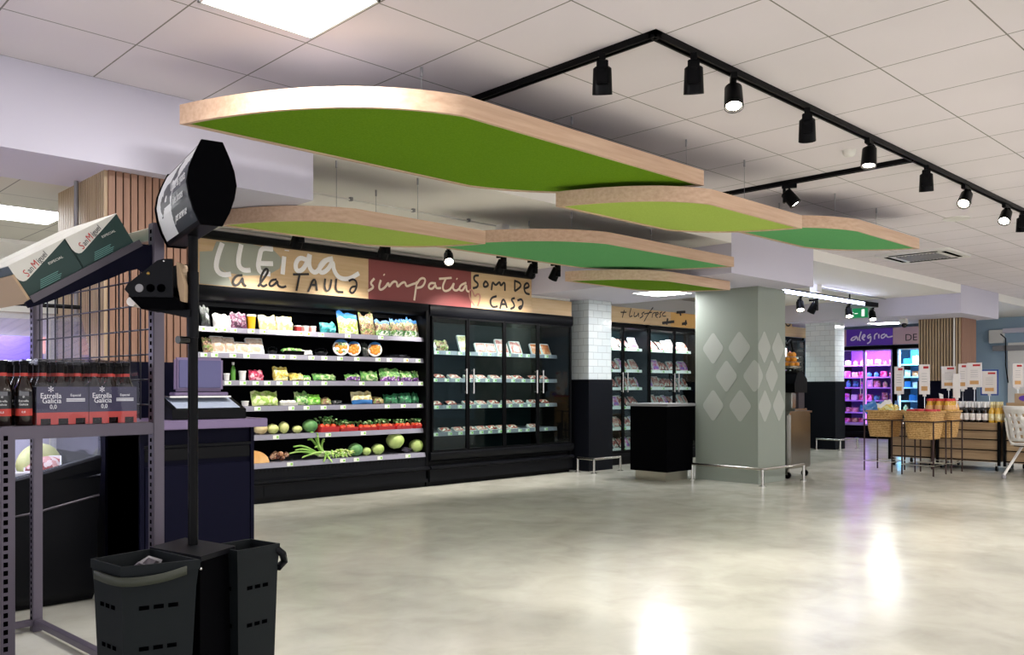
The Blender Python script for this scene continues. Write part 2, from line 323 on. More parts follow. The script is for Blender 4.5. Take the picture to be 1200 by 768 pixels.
# conduit down the slatted pillars
def ceiling_panel(x, y, z, label, s=.58):
    t = thing('ceiling_light_panel', label, 'ceiling light', (x, y, z))
    mb = MB('white_plastic'); h = s/2
    for a in ((-h, h, -h, -h+.012), (-h, h, h-.012, h), (-h, -h+.012, -h, h), (h-.012, h, -h, h)): mb.box(*a, -.006, .0)
    part('frame', mb, t); part('diffuser', MB('panel_light').box(-h+.01, h-.01, -h+.01, h-.01, -.004, -.001), t, 'glowing white diffuser')
ceiling_panel(1.95, 3.43, 2.925, 'large square light panel at the top edge of the picture above the big leaf')
for i, (x, y) in enumerate(PANELS[1:]):
    ceiling_panel(x, y, 2.925, ['square ceiling light panel behind the camera', 'square ceiling light panel to the right of the camera', 'square ceiling light panel far right of the camera', 'square ceiling light panel over the open floor', 'square ceiling light panel near the baskets', 'square ceiling light panel far over the open floor', 'square ceiling light panel well behind the camera', 'square ceiling light panel by the far end wall'][i])
ceiling_panel(1.74, 6.9, 2.45, 'square light panel in the low ceiling left of the slatted pillar')
ceiling_panel(-1.3, 7.2, 2.45, 'light panel at the left edge behind the beer boxes')
ceiling_panel(9.35, 6.75, 2.45, 'bright light panel under the bulkhead between tiled and grey pillars')
ceiling_panel(16.9, 6.87, 2.45, 'bright light panel right above the purple fridge sign')
# air conditioning cassette
t = thing('ceiling_air_conditioner', 'square ceiling air conditioning cassette beyond the rightmost leaf panel', 'air conditioner', (11.6, 4.25, 2.925))
mb = MB('white_plastic'); mb.prism([(-.42, -.45), (.42, -.45), (.45, -.42), (.45, .42), (.42, .45), (-.42, .45), (-.45, .42), (-.45, -.42)], 'z', -.03, 0); part('fascia', mb, t, bev=.006)
mb = MB('grey_plastic')
for i in range(12): mb.box(-.25, .25, -.25+i*.043, -.225+i*.043, -.04, -.03)
part('grille', mb, t)
for a in ((-.3, .3, -.38, -.33), (-.3, .3, .33, .38), (-.38, -.33, -.3, .3), (.33, .38, -.3, .3)): part('air_slot', MB('hole').box(*a, -.034, -.029), t)
solo('ceiling_speaker', MB('white_plastic').lathe([(.13, 0), (.13, -.008), (.11, -.014), (.001, -.014)]), 'round flat ceiling speaker below the right end of the long track', 'speaker', (9.35, 3.1, 2.925))
solo('ceiling_sensor', MB('white_plastic', 'hole').lathe([(.05, 0), (.045, -.03), (.03, -.045), (.001, -.05)]), 'small white round sensor hanging behind the fourth spotlight', 'sensor', (6.1, 2.75, 2.925))
solo('air_slot_vent', MB('white_plastic', 'grey_plastic').box(-.6, .6, -.05, .05, -.008, 0).box(-.57, .57, -.02, .02, -.01, -.008, 1), 'long slim ceiling vent right of the long black track', 'vent', (9.4, 1.85, 2.925))
solo('air_vent_square', MB('white_plastic', 'grey_plastic').bbox(-.2, .2, -.2, .2, -.02, 0, .01).box(-.13, .13, -.13, .13, -.022, -.02, 1), 'small square ceiling vent below the low ceiling light', 'vent', (1.55, 7.6, 2.45))

# ---- slatted pillars
def slat_pillar(label, x0, x1, y0, y1, z0, z1, front, side, pitch):
    t = thing('slatted_pillar', label, 'pillar', (x0, y0, 0)); w, d = x1-x0, y1-y0
    part('core', MB('slat_gap').box(.0, w, .0, d, z0, z1), t)
    part('wainscot', MB('navy').box(-.02, w+.02, -.02, d+.02, 0, z0), t, 'dark navy lower cladding')
    mb = MB('slat_wood', 'slat_wood_pale'); k = int(w/pitch)
    for i in range(k+1):
        x = i*pitch
        if x+pitch*.62 <= w+.02: mb.box(x, min(x+pitch*front, w), -.02, 0, z0, z1, 0)
    k = int(d/(pitch*side[1]))+1
    for i in range(k+1):
        y = i*pitch*side[1]
        if y+.01 < d: mb.box(-.02, 0, y, min(y+pitch*side[1]*side[0], d), z0, z1, side[2])
    part('slat_cladding', mb, t, 'vertical wooden slats'); return t
slat_pillar('wide pillar of brown wooden slats behind the beer rack', 1.77, 2.276, 5.16, 5.99, 1.35, 2.45, .8, (.62, .75, 1), .042)
t = slat_pillar('pale slatted wooden pillar behind the basket stands at the far right', 16.45, 17.2, 5.38, 6.1, 1.32, 2.45, .98, (.6, 1.0, 1), .05)
part('pipe', MB('white_plastic').tube([(-.04, .1, 1.35), (-.04, .1, 2.45)], .016), t, 'white vertical pipe')
solo('conduit_pipe', MB('grey_plastic').tube([(0, 0, 0), (0, 0, .95)], .013), 'grey vertical conduit on the left side of the brown slatted pillar', 'pipe', (1.725, 5.56, 1.5))

# ---- glazed tile pillars
def tile_pillar(label, x0, x1, y0, y1):
    t = thing('tiled_pillar', label, 'pillar', (x0, y0, 0)); w, d = x1-x0, y1-y0
    part('tiled_top', MB('glazed_tile').box(0, w, 0, d, 1.31, 2.45), t, 'glossy white tiles', bev=.004)
    part('wainscot', MB('black_board').box(-.012, w+.012, -.012, d+.012, 0, 1.31), t, 'black lower panelling', bev=.003)
tile_pillar('white tiled pillar with a black base between the two glass fridge runs', 9.28, 9.79, 7.97, 8.5)
tile_pillar('distant white tiled pillar left of the purple fridge', 15.9, 16.3, 7.45, 8.05)
# ---- grey pillar with diamonds
PX0, PX1, PY0, PY1 = 9.54, 10.22, 5.45, 6.36
t = thing('grey_pillar', 'large grey green square pillar decorated with pale rounded diamonds', 'pillar', (PX0, PY0, 0))
part('shaft', MB('pillar_grey').box(0, PX1-PX0, 0, PY1-PY0, 0, 2.45), t, bev=.003)
def rhomb(cx, cz, hw, hh, n=6):
    P = [(0, hh), (hw, 0), (0, -hh), (-hw, 0)]; out = []
    for i in range(4):
        p, a, b = Vector(P[i]), Vector(P[i-1]), Vector(P[(i+1) % 4]); u = (a-p).normalized()*.05; v = (b-p).normalized()*.05
        for k in range(n+1):
            s_ = k/n; q = (p+u)*(1-s_)**2+p*2*s_*(1-s_)+(p+v)*s_**2; out.append((cx+q.x, cz+q.y))
    return out
def clip(poly, lo, hi):
    def cl(P, f, c):
        o = []
        for i in range(len(P)):
            a, b = P[i-1], P[i]; ia, ib = f(a[0]), f(b[0])
            if ia != ib:
                k = (c-a[0])/(b[0]-a[0]); o.append((c, a[1]+k*(b[1]-a[1])))
            if ib: o.append(b)
        return o
    return cl(cl(poly, lambda x: x >= lo, lo), lambda x: x <= hi, hi)
for cy, cz in ((6.09, 1.70), (5.71, 1.70), (5.895, 1.34), (5.50, 1.34), (6.09, .965), (5.70, .965), (6.28, 1.34)):
    p = clip(rhomb(cy-PY0, cz, .165, .215), 0, PY1-PY0)
    if cy < 6.2 and len(p) > 2: part('diamond', MB('pillar_mark').prism(p, 'x', -.003, 0), t)
for cx, cz in ((9.685, 1.70), (10.03, 1.70), (9.50, 1.34), (9.87, 1.34), (9.70, .965), (10.05, .965)):
    p = clip(rhomb(cx-PX0, cz, .165, .215), 0, PX1-PX0)
    if len(p) > 2: part('diamond', MB('pillar_mark').prism(p, 'y', -.003, 0), t)
# ---- floor guard rails
def guard(label, pts, h, loc):
    t = thing('guard_rail', label, 'guard rail', (*loc, 0))
    L = [(x-loc[0], y-loc[1], h) for x, y in pts]; part('rail', MB('steel').tube(L, .019, 0, 12), t)
    for p in L:
        part('post', MB('steel').tube([(p[0], p[1], 0), (p[0], p[1], h)], .019, 0, 12), t); part('foot_plate', MB('steel').lathe([(.045, 0), (.045, .008), (.02, .01)], 0, 16, (p[0], p[1], 0)), t)
guard('steel guard rail around the foot of the grey diamond pillar', [(9.40, 6.31), (9.38, 5.3), (10.36, 5.27)], .205, (9.38, 5.3))
guard('steel guard rail around the foot of the tiled pillar between fridges', [(9.1, 8.02), (9.1, 7.72), (9.68, 7.72)], .2, (9.1, 7.72))
guard('distant steel guard rail at the foot of the far tiled pillar', [(15.75, 7.75), (15.75, 7.28), (16.5, 7.28)], .2, (15.75, 7.28))

# ---- leaf shaped acoustic ceiling panels
def leaf(label, z, ztop, felt, near, far):
    """near: tip, arc, straight to the other tip; far: back again. Outline in metres"""
    pts = near+far; n = len(pts)
    cx = sum(p[0] for p in pts)/n; cy = sum(p[1] for p in pts)/n
    t = thing('leaf_ceiling_panel', label, 'hanging ceiling panel', (cx, cy, z)); P = [(x-cx, y-cy) for x, y in pts]
    # inner offset
    Q = []
    for i in range(n):
        a, p, b = Vector(P[i-1]), Vector(P[i]), Vector(P[(i+1) % n]); n1 = Vector((-(p-a).y, (p-a).x)).normalized(); n2 = Vector((-(b-p).y, (b-p).x)).normalized()
        m_ = (n1+n2).normalized(); k = .022/max(.35, m_.dot(n1)); Q.append(p+m_*k)
    if sum(P[i-1][0]*P[i][1]-P[i][0]*P[i-1][1] for i in range(n)) < 0: Q = [2*Vector(P[i])-Q[i] for i in range(n)]
    H = .105; mb = MB('rim_wood')
    vs = [(x, y, 0) for x, y in P]+[(x, y, H) for x, y in P]+[(q.x, q.y, 0) for q in Q]+[(q.x, q.y, H) for q in Q]
    mb.add(vs, [(i, (i+1) % n, n+(i+1) % n, n+i) for i in range(n)], 0, False)
    mb.add(vs, [(2*n+i, 2*n+(i+1) % n, 3*n+(i+1) % n, 3*n+i) for i in range(n)]+[(i, (i+1) % n, 2*n+(i+1) % n, 2*n+i) for i in range(n)]+[(n+i, n+(i+1) % n, 3*n+(i+1) % n, 3*n+i) for i in range(n)])
    part('wooden_rim', mb, t, 'pale oak rim')
    part('felt_core', MB(felt).prism([(q.x, q.y) for q in Q], 'z', .008, .03), t, 'green felt underside'); part('bounce_blocker', MB('grey_plastic').prism([(q.x, q.y) for q in Q], 'z', .03, H-.006), t)  # unseen grey top layer added to keep green bounce off the ceiling
    xs = [p[0] for p in P]; x0, x1 = min(xs), max(xs)
    for fx, fy in ((.3, .3), (.3, -.3), (.68, .3), (.68, -.3)):
        x, y = x0+(x1-x0)*fx, fy*.9
        part('suspension_wire', MB('grey_plastic').tube([(x, y, H-.01), (x, y, ztop-z-.03)], .0018, 0, 5), t); part('wire_anchor', MB('grey_plastic').tube([(x, y, ztop-z-.05), (x, y, ztop-z)], .007, 0, 8), t)
def arc(a, b, c, n=10):                      # quadratic from a to c bulging at b
    a, b, c = Vector(a), Vector(b), Vector(c); return [tuple(a*(1-s)**2+b*2*s*(1-s)+c*s*s) for s in [i/n for i in range(n+1)]]
def leafpts(x0, x1, y0, y1, r, r2):         # tips at (x0,y1) and (x1,y0)
    near = [(x0, y1)]+arc((x0, y1-.01), (x0+r*.31, y0+(y1-y0)*.17), (x0+r, y0), 16)[1:]+[(x1, y0)]
    far = arc((x1, y0+.01), (x1-r2*.31, y1-(y1-y0)*.17), (x1-r2, y1), 16)[1:]
    return near, far
leaf('largest leaf shaped panel with dark green felt, nearest under the ceiling', 2.60, 2.925, 'felt_dark', *leafpts(1.91, 5.10, 3.33, 4.50, 1.0, 1.15))
leaf('lime felt leaf panel overlapping the tip of the largest one', 2.47, 2.925, 'felt_lime', *leafpts(4.42, 6.44, 3.29, 4.10, .72, .72))
leaf('mid green felt leaf panel, rightmost of the front row', 2.60, 2.925, 'felt_green', *leafpts(6.68, 8.99, 3.33, 4.12, .9, .9))
leaf('lime felt leaf panel, leftmost of the back row above the wooden signs', 2.34, 2.78, 'felt_lime', *leafpts(2.72, 4.60, 5.03, 5.77, .66, .68))
leaf('mid green felt leaf panel, long one in the middle of the back row', 2.47, 2.78, 'felt_green', *leafpts(4.84, 7.98, 4.84, 6.04, 1.05, 1.1))
leaf('small grass green leaf panel, lowest, beside the grey pillar top', 2.34, 2.78, 'felt_dark', *leafpts(6.83, 8.85, 5.42, 6.20, .8, .8))

# ---- tracks and spotlights
def track(label, pts, z, w=.046):
    t = thing('lighting_track', label, 'lighting track', (*pts[0], z))
    for i in range(len(pts)-1):
        a, b = Vector(pts[i])-Vector(pts[0]), Vector(pts[i+1])-Vector(pts[0]); d = (b-a).normalized(); s = Vector((-d.y, d.x))*w/2
        a = a-d*(w/2); b = b+d*(w/2)
        mb = MB('black', 'near_black')
        for side in (-1, 1):
            o1, o2 = s*side, s*side*.45
            mb.prism([tuple(a+o1), tuple(b+o1), tuple(b+o2), tuple(a+o2)], 'z', -.034, 0)
        mb.prism([tuple(a+s*.45), tuple(b+s*.45), tuple(b-s*.45), tuple(a-s*.45)], 'z', -.02, 0, 1); part('rail', mb, t)
    return t
track('long black lighting track crossing the main ceiling with a corner', [(3.39, 4.15), (3.39, 2.49), (11.4, 2.49)], 2.925)
track('short black branch track running left from the long track', [(6.63, 2.51), (6.63, 4.3)], 2.925)
track('black lighting track on the recessed ceiling above the wooden signs', [(3.3, 7.25), (8.2, 7.25)], 2.78)
track('small black track at the right edge under the far ceiling', [(16.9, 4.0), (18.2, 4.0)], 2.925)
def spot(label, loc, az, tilt, lit, power=60, ztop=2.925, size=1.0, drop=.036, cone=50, col=(1, .95, .88), group=None):
    """az: heading of the beam, tilt: degrees from straight down"""
    t = thing('track_spotlight', label, 'spotlight', (loc[0], loc[1], ztop-drop), az, group)
    part('adapter', MB('black').box(-.06*size, .06*size, -.017, .017, -.03, .004), t, bev=.002)
    part('arm', MB('black').tube([(0, 0, -.028), (0, 0, -.07*size)], .009, 0, 8), t); part('driver_box', MB('black').bbox(-.052*size, -.028*size, -.03*size, .03*size, -.15*size, -.028, .004), t)
    q = tr(0, 0, -.1*size) @ Matrix.Rotation(-math.radians(tilt), 4, 'Y')
    r, L = .052*size, .085*size
    mb = MB('black'); mb.lathe([(.034*size, L*.62), (r*.9, L*.5), (r, -L), (r*.9, -L), (r*.86, -L+.012)], 0, 24); mb.xf(q); part('lamp_housing', mb, t)
    mb = MB('spot_glow' if lit else 'spot_glow'); mb.lathe([(r*.85, -L+.014), (r*.6, -L+.006), (.001, -L+.004)], 0, 20); mb.xf(q); part('lens', mb, t, 'lit lens')
    d = bpy.data.lights.new('spotlight_beam', 'SPOT'); d.energy = power; d.spot_size = math.radians(cone); d.spot_blend = .6; d.color = col; d.shadow_soft_size = .03
    o = bpy.data.objects.new('spotlight_beam', d); C.objects.link(o); o.parent = t; o.matrix_local = q @ tr(0, 0, -L-.01)
A = math.radians
spot('black spotlight on the short first leg of the track, turned away', (3.39, 2.82), A(40), 22, 0, 90)
spot('black spotlight just past the corner of the long track', (3.72, 2.49), A(34), 16, 0, 80)
spot('bright spotlight second past the corner of the long track', (4.10, 2.49), A(215), 22, 1, 70)
spot('dark spotlight with a small sensor below it in the middle of the long track', (4.94, 2.49), A(27), 28, 0, 80)
spot('lit spotlight hanging just before the branch track joins', (5.83, 2.49), A(190), 12, 1, 70)
spot('lit spotlight alone on the short branch track', (6.63, 3.5), A(300), 38, 1, 70)
spot('dark spotlight just after the branch track joins', (6.86, 2.49), A(20), 14, 0, 80)
spot('lit spotlight turned left below the right part of the track', (7.73, 2.49), A(180), 42, 1, 70)
spot('lit spotlight near the right edge, second to last on the track', (8.80, 2.49), A(180), 42, 1, 70)
spot('dark spotlight cut by the right edge of the picture', (9.30, 2.49), A(20), 15, 0, 70)
spot('black spotlight hanging at the far right below the small track', (17.2, 4.0), A(100), 5, 0, 40, 2.925, 1.2)
BX = (4.22, 5.22, 6.08, 6.88, 7.40, 7.81)
for i, (x, l) in enumerate(zip(BX, ('dark spotlight partly behind the lime leaf above the white lettering', 'dark spotlight above the left edge of the red sign', 'lit spotlight shining out above the red sign', 'dark spotlight above the right end of the red sign', 'dark spotlight above the heart drawing', 'dark spotlight, last above the wooden sign'))):
    if i == 2: spot(l, (x, 7.25), A(235), 45, 1, 30, 2.78, 1.1, .036, 60)
    else: spot(l, (x, 7.25), A(90), 32, 0, 74, 2.78, 1.15, .036, 95)
# LED track in the far recess
t = thing('lighting_track', 'black track with a glowing white strip beyond the grey pillar', 'lighting track', (10.4, 6.4, 2.62))
part('rail', MB('black').box(0, 4.9, -.03, .03, 0, .08).box(1, 1.02, -.01, .01, .08, .16).box(3.8, 3.82, -.01, .01, .08, .16), t); part('led_strip', MB('led_strip').box(0, 4.3, -.045, -.031, .0, .05), t, 'glowing white strip')
for i, x in enumerate((12.35, 12.79, 14.04, 14.97)):
    spot(['bright spotlight on the glowing track nearest the grey pillar', 'dark spotlight second on the glowing track', 'bright spotlight third on the glowing track', 'spotlight at the right end of the glowing track'][i], (x, 6.34), A(215) if i != 1 else A(90), 30, 1, 50, 2.62, 1.2)
# exit sign
t = thing('exit_sign', 'green emergency exit sign with running figure below the glowing track', 'exit sign', (15.33, 6.77, 2.46))
part('body', MB('exit_green').bbox(-.03, .03, -.19, .19, 0, .17, .004), t)
mb = MB('exit_white'); F = lambda y, z: (-.032, .13-y, z)
mb.tube([F(.0, .03), F(.03, .06), F(.05, .09), F(.03, .12)], .009, 0, 6); mb.tube([F(.04, .07), F(.07, .05), F(.08, .02)], .009, 0, 6); mb.tube([F(.0, .1), F(.04, .11), F(.08, .09)], .007, 0, 6); mb.sphere(F(.045, .138), .014, 0, 1)
mb.box(-.034, -.03, -.03, .03, .07, .082); mb.box(-.034, -.03, -.15, -.1, .02, .145); part('pictogram', mb, t, 'white running figure, arrow and door')
t = thing('security_camera', 'small dome camera over the purple fridge sign', 'camera', (16.0, 6.2, 2.33))
part('mount', MB('white_plastic').bbox(-.06, .06, -.06, .06, .02, .12, .01), t); part('dome', MB('black_gloss').sphere((-.03, -.02, 0), .05), t)
t = thing('wall_alarm_box', 'pale electrical box with dark cable on the blue end wall', 'electrical box', (21.42, 6.25, 2.2))
part('box', MB('white_plastic').bbox(-.05, .08, -.15, .15, 0, .3, .01), t); part('cable', MB('black').tube([(-.06, -.1, .2), (-.06, -.2, .1), (-.05, -.2, -.5), (-.05, -.25, -.9)], .012), t)
# ================================================================ LETTERING OUTLINES (metres on each board)
LLEIDA=[[(3.86,2.63),(3.81,2.49),(3.79,2.37),(3.85,2.31),(3.95,2.33)],
 [(4.06,2.64),(4.03,2.51),(4.03,2.42),(4.08,2.38),(4.16,2.39)],
 [(4.41,2.63),(4.28,2.63),(4.26,2.54),(4.24,2.44),(4.27,2.37),(4.38,2.37)],
 [(4.26,2.47),(4.41,2.48)],
 [(4.54,2.57),(4.52,2.38)],
 [(4.57,2.64),(4.57,2.63)],
 [(4.81,2.56),(4.72,2.58),(4.67,2.51),(4.68,2.43),(4.75,2.44),(4.81,2.53),(4.85,2.65),(4.83,2.52),(4.86,2.45),(4.92,2.43),(4.98,2.51),(5.05,2.59),(5.13,2.61)],
 [(5.12,2.60),(5.02,2.58),(4.95,2.49),(4.98,2.43),(5.07,2.48),(5.13,2.59),(5.14,2.48),(5.21,2.40),(5.34,2.40),(5.47,2.48)]]
ALATAULA=[[(4.07,2.33),(4.00,2.32),(3.96,2.25),(4.00,2.21),(4.06,2.27),(4.07,2.31),(4.08,2.24),(4.11,2.22)],
 [(4.24,2.23),(4.30,2.31),(4.36,2.40),(4.33,2.43),(4.28,2.36),(4.26,2.26),(4.30,2.23),(4.34,2.26)],
 [(4.45,2.32),(4.39,2.31),(4.36,2.26),(4.39,2.24),(4.44,2.28),(4.46,2.31),(4.46,2.26),(4.51,2.24),(4.56,2.26)],
 [(4.64,2.39),(4.83,2.41)],
 [(4.72,2.40),(4.68,2.22)],
 [(4.82,2.22),(4.90,2.40),(4.93,2.24)],
 [(4.85,2.30),(4.93,2.30)],
 [(5.03,2.38),(5.02,2.29),(5.05,2.24),(5.09,2.27),(5.11,2.38)],
 [(5.17,2.39),(5.16,2.25),(5.26,2.25)],
 [(5.33,2.38),(5.39,2.41),(5.44,2.38),(5.43,2.30),(5.38,2.24),(5.34,2.27),(5.37,2.32),(5.43,2.33)]]
LEAF=[[(3.80,2.64),(4.17,2.66),(4.41,2.63),(4.52,2.54),(4.49,2.44),(4.36,2.36),(4.11,2.33),(3.91,2.34),(3.79,2.43),(3.76,2.54)],
 [(3.63,2.52),(3.76,2.54),(3.79,2.43),(3.91,2.33),(3.97,2.21),(3.63,2.21)]]
SIMPATIA=[[(5.68,2.44),(5.62,2.38),(5.68,2.34),(5.59,2.29)],
 [(5.77,2.43),(5.74,2.35),(5.76,2.31),(5.83,2.35),(5.88,2.42),(5.88,2.35),(5.94,2.43),(6.00,2.43),(6.00,2.36),(6.06,2.42),(6.12,2.44),(6.13,2.38),(6.22,2.42),(6.29,2.44)],
 [(5.81,2.50),(5.82,2.49)],
 [(6.29,2.46),(6.27,2.34),(6.25,2.23)],
 [(6.28,2.42),(6.35,2.51),(6.43,2.50),(6.38,2.40),(6.28,2.38)],
 [(6.58,2.46),(6.49,2.46),(6.46,2.40),(6.52,2.38),(6.58,2.45),(6.58,2.40),(6.66,2.41)],
 [(6.74,2.54),(6.68,2.43),(6.71,2.37),(6.81,2.40),(6.88,2.51),(6.84,2.42),(6.90,2.39),(6.96,2.43)],
 [(6.63,2.52),(6.83,2.55)],
 [(6.91,2.55),(6.92,2.54)],
 [(7.07,2.51),(6.97,2.47),(6.95,2.41),(7.01,2.40),(7.07,2.50),(7.07,2.41),(7.12,2.40)]]
HEART=[[(7.21,2.23),(7.13,2.31),(7.11,2.42),(7.17,2.43),(7.21,2.34),(7.26,2.39),(7.31,2.37),(7.29,2.28),(7.26,2.23)]]
SOMDE=[[(7.28,2.62),(7.20,2.61),(7.20,2.55),(7.27,2.52),(7.26,2.47),(7.18,2.45)],
 [(7.40,2.56),(7.36,2.52),(7.37,2.48),(7.42,2.49),(7.45,2.52),(7.40,2.56)],
 [(7.50,2.45),(7.52,2.57),(7.57,2.51),(7.65,2.58),(7.66,2.51),(7.74,2.59),(7.74,2.46)],
 [(7.92,2.61),(7.92,2.47)],
 [(7.91,2.61),(8.02,2.59),(8.04,2.54),(7.92,2.47)],
 [(8.10,2.52),(8.20,2.55),(8.16,2.61),(8.09,2.56),(8.11,2.46),(8.20,2.45)],
 [(7.59,2.38),(7.49,2.35),(7.48,2.27),(7.53,2.23),(7.61,2.25)],
 [(7.65,2.22),(7.71,2.38),(7.78,2.24)],
 [(7.66,2.28),(7.77,2.29)],
 [(7.92,2.38),(7.85,2.36),(7.90,2.31),(7.92,2.26),(7.84,2.23)],
 [(7.97,2.35),(8.05,2.38),(8.08,2.32),(8.03,2.23),(7.98,2.26),(8.07,2.29)]]
PLUS=[[(10.49,2.42),(10.44,2.27)],
 [(10.40,2.37),(10.54,2.38)],
 [(10.66,2.47),(10.60,2.29),(10.69,2.32)],
 [(10.75,2.40),(10.72,2.30),(10.82,2.33),(10.85,2.41),(10.85,2.31)],
 [(11.00,2.42),(10.92,2.38),(10.98,2.34),(10.88,2.29)],
 [(11.23,2.53),(11.11,2.40),(10.99,2.23)],
 [(10.99,2.38),(11.20,2.43)],
 [(11.20,2.32),(11.22,2.42),(11.31,2.43)],
 [(11.29,2.37),(11.39,2.42),(11.34,2.45),(11.28,2.37),(11.35,2.33)],
 [(11.47,2.46),(11.40,2.42),(11.45,2.37),(11.39,2.34)],
 [(11.57,2.47),(11.48,2.42),(11.49,2.37),(11.58,2.38)]]
PLUSB=[[(11.88,2.59),(12.13,2.63)],
 [(11.98,2.60),(12.00,2.51)],
 [(11.48,2.26),(11.81,2.33)],
 [(11.63,2.40),(11.60,2.23)],
 [(12.04,2.28),(12.18,2.32)],
 [(12.15,2.40),(12.13,2.25)]]
RING=[[(15.50,2.64),(15.45,2.54),(15.53,2.40),(15.68,2.41),(15.73,2.53),(15.68,2.64),(15.56,2.59),(15.54,2.50),(15.64,2.46)],
 [(15.31,2.64),(15.81,2.66)]]
ALEG=[[(8.79,2.40),(8.90,2.38),(8.95,2.31),(8.86,2.31),(8.79,2.40),(8.77,2.30)],
 [(8.69,2.51),(8.75,2.34),(8.71,2.29)],
 [(8.68,2.34),(8.59,2.40),(8.63,2.45),(8.68,2.35),(8.61,2.30)],
 [(8.47,2.44),(8.55,2.39),(8.52,2.33),(8.46,2.41),(8.47,2.26),(8.55,2.22)],
 [(8.38,2.31),(8.38,2.42),(8.31,2.45)],
 [(8.28,2.43),(8.28,2.33)],
 [(8.14,2.43),(8.23,2.40),(8.22,2.32),(8.14,2.36),(8.11,2.43),(8.09,2.34),(7.96,2.37)]]
LEAFG=[[(8.53,1.83),(8.77,1.65)]]
